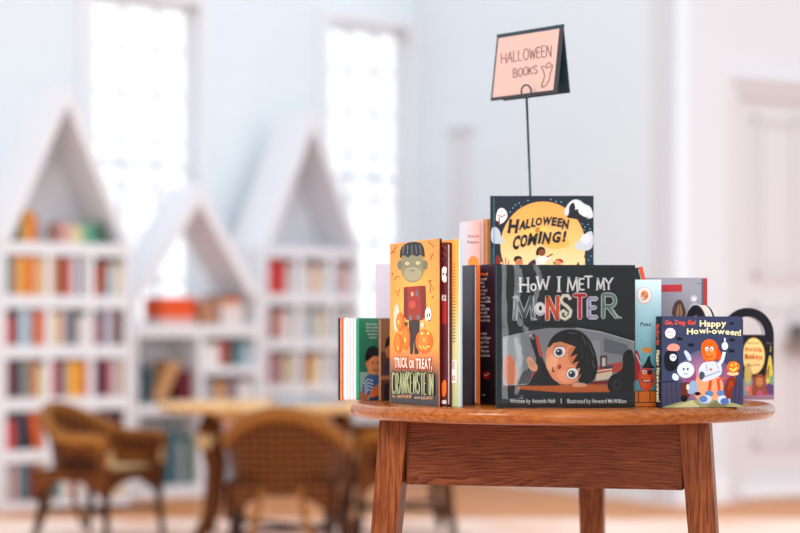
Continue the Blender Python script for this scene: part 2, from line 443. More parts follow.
# ------------------------------------------------------------------ house shaped bookcases
def plane_pt(px, Y0, a=AW):
    k = (px-400)/F; ta = math.tan(a); Y = Y0/(1-k*ta); return Vector((k*Y, Y, 0))
class House: pass
def house(name, label, pxl, pxr, Y0, shelf_z, top, apex, depth, cols, back=True, eave=None, th=.045, div=None):
    """cols: x fractions of the dividers; shelf_z: bottom z of boards; the gable sits on top"""
    p, q = plane_pt(pxl, Y0), plane_pt(pxr, Y0); wd = (q-p).length
    h = House(); h.w = wd; h.d = depth; h.p = p; h.M = Matrix.Translation(p) @ Matrix.Rotation(AW, 4, 'Z')
    rt = empty(name, p, AW); tag(rt, label, 'bookcase', 'white house shaped bookcases'); h.root = rt
    sp = .034
    for x in (0, wd-sp):
        m = MB(); m.box(x, x+sp, 0, depth, 0, eave or top, M_SHELF, bev=.003); m.build('side_panel', rt)
    h.x = [sp]+[wd*c for c in cols]+[wd-sp]
    for c in cols:
        m = MB(); m.box(wd*c-.018, wd*c+.018, .005, depth-.01, 0, top, M_SHELF); m.build('divider', rt)
    for z0, z1 in shelf_z:
        m = MB(); m.box(sp, wd-sp, .0, depth-.01, z0, z1, M_SHELF, bev=.003); m.build('shelf', rt)
    if back:
        m = MB(); m.box(sp, wd-sp, depth-.012, depth, .02, top, M_SHELFB); m.prism([(0.01, top), (wd-.01, top), (wd/2, apex-.05)], depth-.012, depth, M_SHELFB); m.build('back_panel', rt)
    ez = eave or top
    for s_ in (0, 1):
        dx, dz = (wd/2, apex-ez); l = math.hypot(dx, dz); nx, nz = -dz/l*th, dx/l*th
        A_, B_ = (0, ez), (wd/2, apex)
        tv = th*l/dx     # vertical thickness
        poly = [(0, ez), (wd*.0+th*l/dz, ez), (wd/2, apex-tv), (wd/2, apex)]
        if s_: poly = [(wd-x, z) for x, z in poly][::-1]
        m = MB(); m.prism(poly, -.01, depth, M_SHELF); m.build('roof_panel', rt)
    return h

def book_mesh(w_, t_, h_, col, style=0):
    """upright shelf book, spine at y=0 facing out: x thickness, y depth, z height"""
    m = MB(); c = mat(col, .5); pg = mat('#e9dfd0', .8); k = min(.003, t_*.2)
    m.box(0, k, .004, w_, 0, h_, c); m.box(t_-k, t_, .004, w_, 0, h_, c)
    m.prismz([(0, .004), (t_*.2, 0), (t_*.8, 0), (t_, .004), (t_, .007), (0, .007)], 0, h_, c)
    m.box(k, t_-k, .007, w_-.004, .004, h_-.004, pg)
    return m
CNAME = {}
def colour_word(hx):
    return CNAME.get(hx, 'pale')
def C(hx, word): CNAME[hx] = word; return hx
teal, tan, amber, orange, cream = C('#4f7880', 'teal'), C('#cf9766', 'tan'), C('#eba53c', 'amber'), C('#e2662c', 'orange'), C('#e6d3a4', 'cream')
maroon, lilac, plum, white, grey = C('#7a2c38', 'maroon'), C('#cdc9d8', 'lilac'), C('#4c3b46', 'plum'), C('#ece6e2', 'white'), C('#9a9ca2', 'grey')
redc, navy, black, pink, brown = C('#c93a35', 'red'), C('#2e3146', 'navy'), C('#2a2729', 'black'), C('#d9a39a', 'pink'), C('#76503c', 'brown')
crim, olive, char, mauve, sky = C('#b02a46', 'crimson'), C('#93895a', 'olive'), C('#4b4b52', 'charcoal'), C('#8e7a84', 'mauve'), C('#b9cbd6', 'pale blue')
green, dgreen = C('#6fae8c', 'green'), C('#3d6a58', 'dark green')
_used = {}
def stock(h, x0, x1, z, rise, specs, place, deep=.045, dmax=.30):
    """fill a cell between x0 and x1: specs (colour, relative thickness, height, lean degrees)"""
    tot = sum(s_[1] for s_ in specs); x = x0+.002; sc = (x1-x0-.006)
    cnt = {}
    for col, *_ in specs: cnt[col] = cnt.get(col, 0)+1
    for i, (col, tt, hh, lean) in enumerate(specs):
        slot = sc*tt/tot; hz = min(hh*1.06, rise-.008)
        if col is None: x += slot; continue
        th = slot*.94
        if lean: th = max(slot*.96-hz*math.sin(abs(R(lean)))-.002, .010)
        dep = min(h.d-deep-.03, .15+.03*((i*7) % 3))
        m = book_mesh(dep, th, hz, col)
        o = m.build('shelf_book')
        wd = colour_word(col)
        ln = ' leaning' if lean else ''
        if lean > 0:    # top tips towards +x
            M = Matrix.Translation((x+.001, deep, z+.001+0)) @ Matrix.Rotation(R(lean), 4, 'Y')
            M = Matrix.Translation((0, 0, th*math.sin(R(lean)))) @ M
        elif lean < 0:
            M = Matrix.Translation((x+hz*math.sin(R(-lean)), deep, z+.001)) @ Matrix.Rotation(R(lean), 4, 'Y')
        else: M = Matrix.Translation((x, deep, z+.001))
        o.matrix_world = h.M @ M
        lab = '%s%s book, %s' % (wd, ln, place)
        tag(o, lab, 'book', ('books alike: '+lab) if cnt[col] > 1 else 'books in the bookcases')
        x += slot
def shz(*ys):  # (z bottom, z top)
    return list(ys)

# tall bookcase by the first window
H1 = house('bookcase', 'tall white peaked bookcase of three columns, orange books under its gable', 0, 131, 10.69,
           [(z-.032, z+.032) for z in (1.30, 1.035, .785, .525, .268)]+[(0.0, .045)], 1.332, 2.135, .38, [.365, .69])
PL = '%s tall bookcase beside the side-on chair'
def cells1(r, c): return ('top shelf,second shelf,third shelf,fourth shelf,lowest shelf'.split(',')[r]+', '+('first column', 'middle column', 'last column')[c]+',')
Z1 = [1.067, .817, .557, .300, .045]; RISE = [.200, .185, .195, .192, .190]
T1 = [
 [[(teal, 1, .2, 0), (tan, 1.4, .185, 0), (amber, 1.2, .19, 0), (orange, 1.2, .195, 0), (cream, .8, .19, 0), (amber, .6, .17, 0)],
  [(tan, 1.3, .18, 0), (maroon, 1.3, .19, 0), (orange, 1, .175, 0), (lilac, 1.6, .18, 0), (plum, .6, .16, 0), (white, .8, .175, 0)],
  [(None, .6, 0, 0), (orange, 2.0, .16, 13), (sky, 1.5, .15, 0), (cream, .9, .16, 0), (white, .7, .14, 0)]],
 [[(redc, 1.1, .135, 0), (plum, .6, .19, 0), (sky, 1.4, .17, 0), (grey, .8, .185, 0), (orange, 1.3, .16, 0)],
  [(cream, 1, .15, 0), (pink, .8, .165, 0), (grey, 1.1, .17, 0), (black, .9, .19, 0), (white, 1.3, .14, 0)],
  [(redc, .6, .13, 0), (char, .9, .19, 0), (lilac, 1, .18, 0), (mauve, 1, .185, 0), (brown, .8, .185, 0)]],
 [[(maroon, 1, .18, 0), (char, 1.2, .185, 0), (grey, .6, .18, 0), (olive, .8, .19, 0), (redc, .5, .19, 0), (cream, 1, .15, 0)],
  [(redc, 1, .17, 0), (navy, .6, .18, 0), (grey, .9, .16, 0), (amber, 2.6, .17, 0), (orange, .6, .165, 0)],
  [(redc, .4, .17, 0), (navy, 1.8, .19, 0), (crim, .8, .185, 0), (pink, .7, .18, 0), (sky, 1, .175, 0), (tan, .9, .17, 0)]],
 [[(redc, 1.4, .14, 0), (char, 1, .18, 0), (navy, .9, .19, 0), (orange, 2.2, .18, -12)],
  [(grey, 1, .17, 0), (brown, 1, .18, 0), (cream, 1, .15, 0)],
  [(char, 1, .19, 0), (pink, .8, .15, 0), (navy, 1, .18, 0), (maroon, .8, .16, 0), (black, .8, .185, 0)]],
 [[(grey, .8, .16, 0), (pink, .6, .17, 0), (teal, 1.2, .18, 0), (maroon, .8, .185, 0), (tan, .9, .17, 0)],
  [(teal, 1, .18, 0), (white, 1, .15, 0), (redc, .8, .16, 0), (white, 1, .14, 0)],
  [(white, 1, .15, 0), (redc, 1, .16, 0), (cream, 1, .14, 0)]],
]
for r, row in enumerate(T1):
    for c_, sp_ in enumerate(row):
        x0, x1 = H1.x[c_]+(.0185 if c_ else 0), H1.x[c_+1]-(.0185 if c_ < 2 else 0)
        stock(H1, x0, x1, Z1[r], RISE[r], sp_, PL % cells1(r, c_), deep=.010)
stock(H1, H1.x[0]+.07, H1.x[1]-.03, 1.332, .3, [(dgreen, 1, .10, 0), (tan, 1, .09, 0), (amber, 1.3, .15, 0), (orange, 1, .13, 0)], 'gable ledge, tall bookcase beside the side-on chair', deep=.06)
stock(H1, H1.x[1]+.09, H1.x[3]-.08, 1.332, .3, [(pink, 1.3, .10, 0), (cream, 1.4, .085, 0), (green, 1.5, .095, 0), (dgreen, 1.2, .10, 0)], 'gable ledge, tall bookcase beside the side-on chair', deep=.06)

# low bookcase with the open gable
H2 = house('bookcase', 'low white bookcase with an open gable frame and a flat orange box on top', 133, 262, 11.0,
           [(.86, .925), (.445, .50)]+[(0.0, .06)], .925, 1.69, .34, [.52], back=False, eave=1.08, th=.06)
m = MB(); m.box(.034, H2.w-.034, .328, .34, .02, .9, M_SHELFB); m.build('back_panel', H2.root)
mid = H2.x[1]
m = MB(); m.box(mid+.022, H2.w-.034, 0, .32, .655, .70, M_SHELF); m.build('shelf', H2.root)
m = MB(); m.box(mid+.022, H2.w-.034, 0, .32, .235, .28, M_SHELF); m.build('shelf', H2.root)
PL2 = '%s of the low open-gabled bookcase'
stock(H2, .034, mid-.024, .50, .34, [(navy, 1.3, .22, 7), (teal, 1.1, .19, 7), (tan, 3.9, .22, 28), (maroon, 1.2, .17, 0)], PL2 % 'wide upper cell')
stock(H2, .034, mid-.024, .06, .36, [(white, 1.9, .25, 11), (sky, 1.8, .26, 7), (teal, 1.3, .27, 5), (grey, .8, .22, 0), (dgreen, .8, .25, 0)], PL2 % 'wide lower cell')
stock(H2, mid+.024, H2.w-.036, .70, .15, [(white, 2, .12, 0), (redc, .5, .14, 0), (brown, .7, .14, 0), (teal, 1.1, .13, 0), (sky, .9, .12, 0)], PL2 % 'narrow top cell')
stock(H2, mid+.024, H2.w-.036, .50, .14, [(grey, 1, .12, 0), (tan, 1, .11, 0), (mauve, 1, .12, 0), (white, 1, .11, 0)], PL2 % 'narrow second cell')
stock(H2, mid+.024, H2.w-.036, .28, .15, [(white, 1, .12, 0), (pink, 1, .12, 0), (grey, 1, .11, 0)], PL2 % 'narrow third cell')
def flat(x0, x1, z0, z1, col, name, label, cat, y0=.05, y1=.25):
    m = MB()
    if name == 'storage_box':
        m.box(x0, x1, y0, y1, z0, z1-.02, mat(col, .6), bev=.004); m.box(x0-.004, x1+.004, y0-.004, y1+.004, z1-.022, z1, mat(col, .6), bev=.003)
    else:
        m.box(x0, x1, y0, y1, z0, z0+.004, mat(col, .5)); m.box(x0, x1, y0, y1, z1-.004, z1, mat(col, .5)); m.box(x0, x1, y0, y0+.004, z0+.004, z1-.004, mat(col, .5)); m.box(x0+.004, x1-.004, y0+.004, y1-.004, z0+.004, z1-.004, mat('#e9dfd0', .8))
    o = m.build(name); o.matrix_world = H2.M; return tag(o, label, cat)
kx = H2.w/129.0
flat(32*kx, 66*kx, .928, .965, '#e9b0a8', 'shelf_book', 'flat pink book under the bright orange box on the low bookcase', 'book')
flat(32*kx, 65*kx, .966, 1.075, '#ee5a24', 'storage_box', 'bright orange box on top of the low bookcase', 'box')
flat(70*kx, 88*kx, .928, 1.06, '#b98468', 'storage_box', 'small brown box beside the bright orange box', 'box')
flat(92*kx, 115*kx, .928, 1.04, '#e8d8d2', 'storage_box', 'pale box at the end of the low bookcase top', 'box')
flat(92*kx, 111*kx, 1.042, 1.075, '#e8873e', 'shelf_book', 'orange book stacked on the pale box of the low bookcase', 'book')
flat(91*kx, 109*kx, 1.076, 1.095, '#4a4c5c', 'shelf_book', 'dark slate book topmost of the pile on the low bookcase', 'book')

# tall bookcase beside the second window
H3 = house('bookcase', 'tall white peaked bookcase with a bright red book, beyond the round table', 263, 361, 11.27,
           [(z-.03, z+.03) for z in (1.345, 1.075, .815, .555, .295)]+[(0.0, .06)], 1.375, 2.18, .37, [.37, .70])
PL3 = '%s tall bookcase beyond the low table'
rose, straw, mist = C('#c98f90', 'rose'), C('#ecd7b0', 'straw'), C('#c7d2d4', 'misty grey')  # paler shades: lens haze put into the book colours
T3 = [
 [[(redc, 3.4, .19, 0), (white, .8, .16, 0)], [(mist, 1, .17, 0), (white, 1, .16, 0), (pink, .9, .17, 0), (straw, .8, .15, 0), (white, .9, .16, 0)], [(sky, 1, .17, 0), (rose, 1, .18, 0), (white, .8, .15, 0)]],
 [[(rose, 1, .17, 0), (brown, .5, .18, 0), (pink, 1, .16, 0), (white, 1, .15, 0)], [(white, 1, .16, 0), (grey, .9, .18, 0), (mist, 1, .17, 0), (straw, 1, .15, 0)], [(mauve, .8, .17, 0), (mist, 1, .17, 0), (white, 1, .16, 0)]],
 [[(maroon, .9, .18, 0), (rose, 1, .17, 0), (mauve, .8, .18, 0), (straw, 1, .16, 0)], [(pink, .8, .17, 0), (plum, .5, .19, 0), (amber, .8, .15, 0), (straw, 1, .17, 0), (white, .8, .16, 0)], [(grey, 1, .17, 0), (rose, 1, .16, 0)]],
 [[(white, 1, .16, 0), (sky, 1, .17, 0), (grey, 1, .16, 0)], [(mist, 1, .17, 0), (pink, 1, .16, 0), (white, 1, .17, 0)], [(straw, 1, .16, 0), (grey, 1, .17, 0)]],
]
Z3 = [1.105, .845, .585, .325]
for r, row in enumerate(T3):
    for c_, sp_ in enumerate(row):
        x0, x1 = H3.x[c_]+(.024 if c_ else 0), H3.x[c_+1]-(.024 if c_ < 2 else 0)
        stock(H3, x0, x1, Z3[r], .205, sp_, PL3 % cells1(r, c_), deep=.04)

# ------------------------------------------------------------------ wicker furniture
def wicker(name, c0, c1, c2, sc=70):
    m, t, b = nodemat(name); L = t.links.new
    tcn = node(t, 'ShaderNodeTexCoord')
    w1 = node(t, 'ShaderNodeTexWave', Scale=sc/6, Distortion=1.5, Detail=1.0); w1.bands_direction = 'Z'
    w2 = node(t, 'ShaderNodeTexWave', Scale=sc/8, Distortion=1.5, Detail=1.0); w2.bands_direction = 'X'
    L(tcn.outputs['Object'], w1.inputs['Vector']); L(tcn.outputs['Object'], w2.inputs['Vector'])
    mx = node(t, 'ShaderNodeMath', _operation='MULTIPLY'); L(w1.outputs[1], mx.inputs[0]); L(w2.outputs[1], mx.inputs[1])
    c = ramp(t, mx.outputs[0], [(0.0, c0), (.35, c1), (1.0, c2)])
    L(c, b.inputs['Base Color']); b.inputs['Roughness'].default_value = .55; b.inputs['Specular IOR Level'].default_value = .15
    bp = node(t, 'ShaderNodeBump', Strength=.8, Distance=.004); L(mx.outputs[0], bp.inputs['Height']); L(bp.outputs[0], b.inputs['Normal'])
    return m
WK = wicker('brown_wicker', '#341505', '#6c360e', '#a05c22'); WKR = wicker('golden_wicker_braid', '#6e3a10', '#a25f20', '#cf9046', 110)
WKD = mat('#2e150a', .45); WKL = wicker('pale_wicker', '#b98f5c', '#d8b584', '#e8d0a4')
def wicker_chair(label, loc, rz):
    """tub chair facing -Y; back at +Y"""
    rt = empty('wicker_chair', loc, rz); tag(rt, label, 'chair', 'wicker chairs round the low table')
    a, d, seat = .235, .225, .30
    def plan(u):      # u 0..1 from one arm front round the back to the other
        ang = -PI*.06+(PI*1.12)*u
        x = -a*math.cos(ang); y = d*math.sin(ang)
        return x*(1.0), y
    pts = []
    N = 36
    for i in range(N+1):
        u = i/N; ang = PI*u
        if u < .22: x, y = -a, -.20+(.20)*(u/.22)
        elif u > .78: x, y = a, -.20*((u-.78)/.22)
        else:
            an = PI*(u-.22)/.56; x, y = -a*math.cos(an), d*math.sin(an)
        t = max(0.0, 1-abs(u-.5)/.30); t = t*t*(3-2*t)
        z = .43+.125*t
        pts.append((x*(1+.10*(t)), y*(1+.16*t), z, x, y))
    sh = MB(); vi = []; rows = 7
    for r in range(rows+1):
        q = r/rows
        for (x, y, z, bx, by) in pts:
            zz = seat-.05+(z-seat+.05)*q; k = .86+.14*q
            vi.append((bx*k+(x-bx)*q, by*k+(y-by)*q, zz))
    n = len(pts); M_ = len(vi)
    vin = [(x*.92, y*.92+.002, z) for x, y, z in vi]
    fs = []
    for r in range(rows):
        for i in range(n-1):
            a0 = r*n+i
            fs.append((a0, a0+1, a0+n+1, a0+n)); fs.append((M_+a0, M_+a0+n, M_+a0+n+1, M_+a0+1))
    for i in range(n-1): fs.append((i, M_+i, M_+i+1, i+1)); fs.append((rows*n+i, rows*n+i+1, M_+rows*n+i+1, M_+rows*n+i))
    for r in range(rows):
        fs.append((r*n, r*n+n, M_+r*n+n, M_+r*n)); e = r*n+n-1; fs.append((e, M_+e, M_+e+n, e+n))
    sh.add(vi+vin, fs, WK, True); sh.build('backrest', rt)
    rim = MB(); rp = [(x, y, z+.006) for x, y, z, _, _ in pts]
    rp = [(rp[0][0]*.98, rp[0][1]-.012, rp[0][2]-.05)]+rp+[(rp[-1][0]*.98, rp[-1][1]-.012, rp[-1][2]-.05)]
    rim.tube(rp, .030, WKR, 12); rim.build('rolled_rim', rt)
    st = MB(); st.prismz([(x*.84, y*.84) for x, y in [(-.23, -.22), (.23, -.22)]+[(p[3], p[4]) for p in pts[::-1][8:-8]]], seat-.03, seat+.012, WKL); st.build('seat', rt)
    for s_ in (-1, 1):
        ar = MB(); ar.box(s_*.205-.035, s_*.205+.035, -.225, -.165, seat-.05, .425, WK, bev=.02); ao = ar.build('arm_front', rt)
        pd = MB(); pd.box(s_*.205-.024, s_*.205+.024, -.232, -.224, seat+.02, seat+.085, WKL, bev=.004); tag(pd.build('pale_inset', ao), 'pale woven inset')
    sk = MB()
    prof = [(-.23+.46*i/14) for i in range(15)]
    def skirt(M):
        P = [(x, .30) for x in prof[::-1]]+[(x, .16+.10*math.sin(PI*(i/14))**.6) for i, x in enumerate(prof)]
        sk.prism(P[::-1], -.012, .012, WK, M)
    skirt(Matrix.Translation((0, -.205, 0))); skirt(Matrix.Translation((-.215, 0, 0)) @ Matrix.Rotation(PI/2, 4, 'Z') @ Matrix.Scale(.9, 4, (1, 0, 0)))
    skirt(Matrix.Translation((.215, 0, 0)) @ Matrix.Rotation(PI/2, 4, 'Z') @ Matrix.Scale(.9, 4, (1, 0, 0))); skirt(Matrix.Translation((0, .19, 0)) @ Matrix.Scale(.85, 4, (1, 0, 0)))
    sk.build('skirt', rt)
    for x, y, ox, oy in ((-.205, -.2, -.02, -.02), (.205, -.2, .02, -.02), (-.18, .17, -.025, .05), (.18, .17, .025, .05)):
        lg = MB(); lg.tube([(x, y, .30), (x+ox*.4, y+oy*.4, .14), (x+ox, y+oy, 0)], [.022, .019, .016], WKD, 10); lg.build('leg', rt)
    for s_ in (-1, 1):
        bc = MB(); bc.tube([(s_*.075, .205, .28), (s_*.10, .222, .15), (s_*.17, .225, .03)], .013, WKR, 8); bc.build('back_brace', rt)
    br = MB(); br.tube([(-.21, -.20, .11), (.17, .185, .11)], .010, WKD, 8); br.tube([(.21, -.20, .125), (-.17, .185, .125)], .010, WKD, 8); br.build('stretcher', rt)
    return rt
RZ = .0125
x_, y_ = XY(98, 8.0); side = wicker_chair('brown wicker armchair turned side-on, drawn up beside the tall bookcase', (x_, y_, RZ), R(62))
x_, y_ = XY(286, 7.25); copy_thing(side, (x_, y_, RZ), R(178), 'brown wicker armchair showing its rounded back to the viewer, before the round table')
x_, y_ = XY(400, 8.15); copy_thing(side, (x_, y_, RZ), R(-82), 'wicker armchair half hidden behind the leg of the round book display table')
side.scale = (.88, .88, .97)
for o in D.objects:
    if o.name.startswith('wicker_chair.') and o.parent is None: o.scale = (.94, .94, 1.0)
# round low table
tx, ty = XY(277, 8.0)
lt = empty('round_table', (tx, ty, RZ)); tag(lt, 'low round golden wooden table with wicker armchairs drawn up to it', 'table')
M_LT = wood('honey_wood', (1.5, 14, 3), '#c98c4e', '#e2b074', '#eec892', .4)
m = MB(); m.lathe([(.44, .535), (.488, .537), (.50, .55), (.50, .563), (.49, .572), (.02, .573)], M_LT, 56); m.build('tabletop', lt)
for sx_, sy_ in ((-1, -1), (1, -1), (1, 1), (-1, 1)):
    lx, ly = sx_*.285, sy_*.19
    m = MB(); m.tube([(lx*.92, ly*.92, .536), (lx, ly, .46), (lx*.90, ly*.90, .30), (lx*.95, ly*.95, .12), (lx*1.08, ly*1.08, .02), (lx*1.085, ly*1.085, .0006)], [.03, .036, .028, .024, .027, .028], WK, 12); lo = m.build('leg', lt)
    m = MB(); m.lathe([(.004, -.045), (.03, -.034), (.043, 0), (.03, .034), (.004, .045)], WKL, 16, M=Matrix.Translation((lx, ly, .42))); tag(m.build('carved_knob', lo), 'pale rounded knob')
m = MB(); m.lathe([(.30, .500), (.31, .502), (.31, .536), (.30, .536)], M_LT, 40); m.build('rim_apron', lt)
bx, by = XY(308, 7.78)
ob_ = empty('open_book', (bx, by, RZ+.5735), R(20)); tag(ob_, 'open picture book lying on the low round table', 'book')
m = MB(); m.box(-.14, .14, -.09, .09, 0, .004, mat('#8fa0b4', .5)); m.build('cover', ob_)
for s_ in (-1, 1):
    m = MB(); pr = [(0, .004), (.132, .004), (.132, .010), (.08, .018), (.02, .02), (0, .012)]
    if s_ < 0: pr = [(-x, z) for x, z in pr][::-1]
    m.prism(pr, -.085, .085, mat('#a9b9c8', .6)); m.build('page_block', ob_)

# ------------------------------------------------------------------ display table (three legs)
TX, TY = .2895, 3.40; TZ = .74; TR = .3785
OAK = ('#3c140a', '#7c3a20', '#a85c36')
tb = empty('display_table', (TX, TY, 0), 0); tag(tb, 'round reddish oak table with splayed legs holding the spooky picture books', 'table')
M_TOP = wood('oak_top', (.9, 12, 12), '#6c310c', '#8e4a18', '#aa642a', .22, coat=.22, rings=4, ring_mix=.10, fine=16)
mA, t, bb = nodemat('oak_apron_cathedral'); L = t.links.new
tcn = node(t, 'ShaderNodeTexCoord'); mp = node(t, 'ShaderNodeMapping'); mp.inputs['Scale'].default_value = (.95, 0, 8); mp.inputs['Location'].default_value = (-.095, 0, .50); L(tcn.outputs['Object'], mp.inputs[0])
nz = node(t, 'ShaderNodeTexNoise', Scale=3.0, Detail=2.0, Roughness=.5); mp2 = node(t, 'ShaderNodeMapping'); mp2.inputs['Scale'].default_value = (2, 1, 9); L(tcn.outputs['Object'], mp2.inputs[0]); L(mp2.outputs[0], nz.inputs['Vector'])
ln_ = node(t, 'ShaderNodeVectorMath', _operation='LENGTH'); L(mp.outputs[0], ln_.inputs[0])
ma = node(t, 'ShaderNodeMath', _operation='MULTIPLY_ADD'); ma.inputs[1].default_value = .22; L(nz.outputs[0], ma.inputs[0]); L(ln_.outputs['Value'], ma.inputs[2])
m2 = node(t, 'ShaderNodeMath', _operation='MULTIPLY'); m2.inputs[1].default_value = 26; L(ma.outputs[0], m2.inputs[0])
fr = node(t, 'ShaderNodeMath', _operation='FRACT'); L(m2.outputs[0], fr.inputs[0])
mp3 = node(t, 'ShaderNodeMapping'); mp3.inputs['Scale'].default_value = (22, 20, 260); L(tcn.outputs['Object'], mp3.inputs[0])
n2 = node(t, 'ShaderNodeTexNoise', Scale=1.0, Detail=3.0, Roughness=.6); L(mp3.outputs[0], n2.inputs['Vector'])
pp = node(t, 'ShaderNodeMath', _operation='MULTIPLY_ADD'); pp.inputs[1].default_value = .38; L(fr.outputs[0], pp.inputs[0])
p3 = node(t, 'ShaderNodeMath', _operation='MULTIPLY_ADD'); p3.inputs[1].default_value = 1.0; p3.inputs[2].default_value = -.22; L(n2.outputs[0], p3.inputs[0]); L(p3.outputs[0], pp.inputs[2])
L(ramp(t, pp.outputs[0], [(.05, '#320e04'), (.38, '#602b14'), (.85, '#7e4524')]), bb.inputs['Base Color']); bb.inputs['Roughness'].default_value = .42; bb.inputs['Specular IOR Level'].default_value = .16
M_APR = mA
M_LEG = wood('oak_leg', (22, 22, 1.1), '#330f04', '#6c3416', '#8f5028', .4, rings=5, coat=.0, distort=.1, ring_mix=.18, fine=12)
pr = [(TR-.045, TZ-.026), (TR-.013, TZ-.0255), (TR-.006, TZ-.023), (TR-.0012, TZ-.017), (TR, TZ-.0115), (TR-.0015, TZ-.006), (TR-.006, TZ-.0018), (TR-.013, TZ), (.02, TZ)]
m = MB(); m.lathe(pr, M_TOP, 128); m.build('tabletop', tb)
LA = [194, 314, 74]; lr = .300
lp = [(lr*math.cos(R(a)), lr*math.sin(R(a))) for a in LA]; lp[0] = (lp[0][0]-.004, lp[0][1])
fa = math.atan2(lp[1][1]-lp[0][1], lp[1][0]-lp[0][0])      # direction of the front apron
yaw = [fa, fa, fa+R(4)]
for (x, y), a, yw in zip(lp, LA, yaw):
    rad = Vector((math.cos(R(a)), math.sin(R(a))))
    fx, fy = Vector((math.cos(yw), math.sin(yw))), Vector((-math.sin(yw), math.cos(yw)))
    m = MB(); P = []
    z1, z0 = TZ-.026, .0084; spl = .066
    for z, half in ((z1, .0255), (z0, .018)):
        c = Vector((x, y))+rad*(spl*(z1-z)/z1)
        for u, v in ((-1, -1), (1, -1), (1, 1), (-1, 1)):
            p = c+fx*half*u+fy*half*v*.8; P.append((p.x, p.y, z))
    m.add(P, [(0, 1, 2, 3), (7, 6, 5, 4)]+[(i, 4+i, 4+(i+1) % 4, (i+1) % 4) for i in range(4)], M_LEG)
    m.build('leg', tb)
for i, j in ((0, 1), (1, 2), (2, 0)):
    a, b = Vector(lp[i]), Vector(lp[j]); d = (b-a); ln = d.length; an = math.atan2(d.y, d.x)
    o = MB(); o.box(-ln/2+.02, ln/2-.02, -.011, .011, -.0575, .0575, M_APR, bev=.0015)
    o = o.build('apron', tb, loc=((a.x+b.x)/2, (a.y+b.y)/2, TZ-.0265-.0575), rot=(0, 0, an))

# ------------------------------------------------------------------ books on the display table
M_PINKL = mat('#c98a94', .7); M_PAGE = mat('#eee6dc', .8); M_PAGEW = mat('#d6cfd0', .7)
TOPZ = TZ+.0006
def frame(pxl, Yl, pxr, Yr, z=TOPZ):
    (x0, y0), (x1, y1) = XY(pxl, Yl), XY(pxr, Yr)
    return (x0, y0, z), math.atan2(y1-y0, x1-x0), math.hypot(x1-x0, y1-y0)
def hard_book(label, loc, rz, w_, h_, t_, face_m, spine_m, art=None, names=('front_cover', 'back_cover'), spine_left=True, page_m=None, group='picture books on the round display table', back_m=None, tilt=0.0, over=.003, board=.0024, rounded=0.0):
    """upright book, visible cover in the local plane y=0 facing -Y, thickness towards +Y"""
    rt = empty('picture_book', loc, rot=(0, tilt, rz)); tag(rt, label, 'book', group)
    def card(y0, y1, m_):
        mb_ = MB()
        if rounded:
            k = rounded; P = [(0, 0), (w_-k, 0)]+arcp(w_-k, k, k, k, -90, 0, 6)+arcp(w_-k, h_-k, k, k, 0, 90, 6)+[(0, h_)]
            if not spine_left: P = [(w_-x, z) for x, z in P][::-1]
            mb_.prism(P, y0, y1, m_)
        else: mb_.box(0, w_, y0, y1, 0, h_, m_)
        return mb_
    fc = card(0, board, face_m)
    if art: art.put(fc)
    fo = fc.build(names[0], rt)
    if art and art.text:
        tx_ = MB(); art.put(tx_, items=art.text); tx_.build('title_lettering', fo)
    card(t_-board, t_, back_m or face_m).build(names[1], rt)
    sp_ = MB(); k = board
    if spine_left: sp_.prismz([(0, board), (-.0015, t_*.3), (-.0015, t_*.7), (0, t_-board), (k, t_-board), (k, board)], 0, h_, spine_m)
    else: sp_.prismz([(w_, board), (w_-k, board), (w_-k, t_-board), (w_, t_-board), (w_+.0015, t_*.7), (w_+.0015, t_*.3)], 0, h_, spine_m)
    so = sp_.build('spine', rt)
    pb = MB(); a, b = (k, w_-over) if spine_left else (over, w_-k)
    pb.box(a, b, board, t_-board, over, h_-over, page_m or M_PAGE); pb.build('page_block', rt)
    return rt, so
def board_book(label, loc, rz, w_, h_, t_, face_m, art=None, n=5, spine_left=True, rounded=.008, spine_m=None, page_m=None, group='picture books on the round display table', back_m=None, spine_art=None):
    rt = empty('board_book', loc, rz); tag(rt, label, 'book', group)
    P = [(0, 0), (w_-rounded, 0)]+arcp(w_-rounded, rounded, rounded, rounded, -90, 0, 6)+arcp(w_-rounded, h_-rounded, rounded, rounded, 0, 90, 6)+[(0, h_)]
    if not spine_left: P = [(w_-x, z) for x, z in P][::-1]
    th = t_/(n+2)
    fc = MB(); fc.prism(P, 0, th, face_m)
    if art: art.put(fc)
    fo = fc.build('front_cover', rt)
    if art and art.text: tx_ = MB(); art.put(tx_, items=art.text); tx_.build('title_lettering', fo)
    for i in range(n):
        pg = MB(); q = .0012; pg.prism([(min(max(x, q), w_-q), min(max(z, q), h_-q)) for x, z in P], th*(1+i)+th*.14, th*(2+i)-th*.14, page_m or M_PAGEW); q = .0016
        pg.prism([(min(max(x, q), w_-q), min(max(z, q), h_-q)) for x, z in P], th*(1+i)-th*.14, th*(1+i)+th*.14, M_PINKL)
        pg.build('board_page', rt)
    bc = MB(); bc.prism(P, t_-th, t_, back_m or face_m); bc.build('back_cover', rt)
    s_ = MB(); x0, x1 = (-.0012, .0012) if spine_left else (w_-.0012, w_+.0012)
    s_.box(x0, x1, 0, t_, 0, h_, spine_m or face_m)
    if spine_art: spine_art.put(s_, Matrix.Translation((x0, t_, 0)) @ Matrix.Rotation(-PI/2, 4, 'Z'))
    s_.build('spine', rt)
    return rt

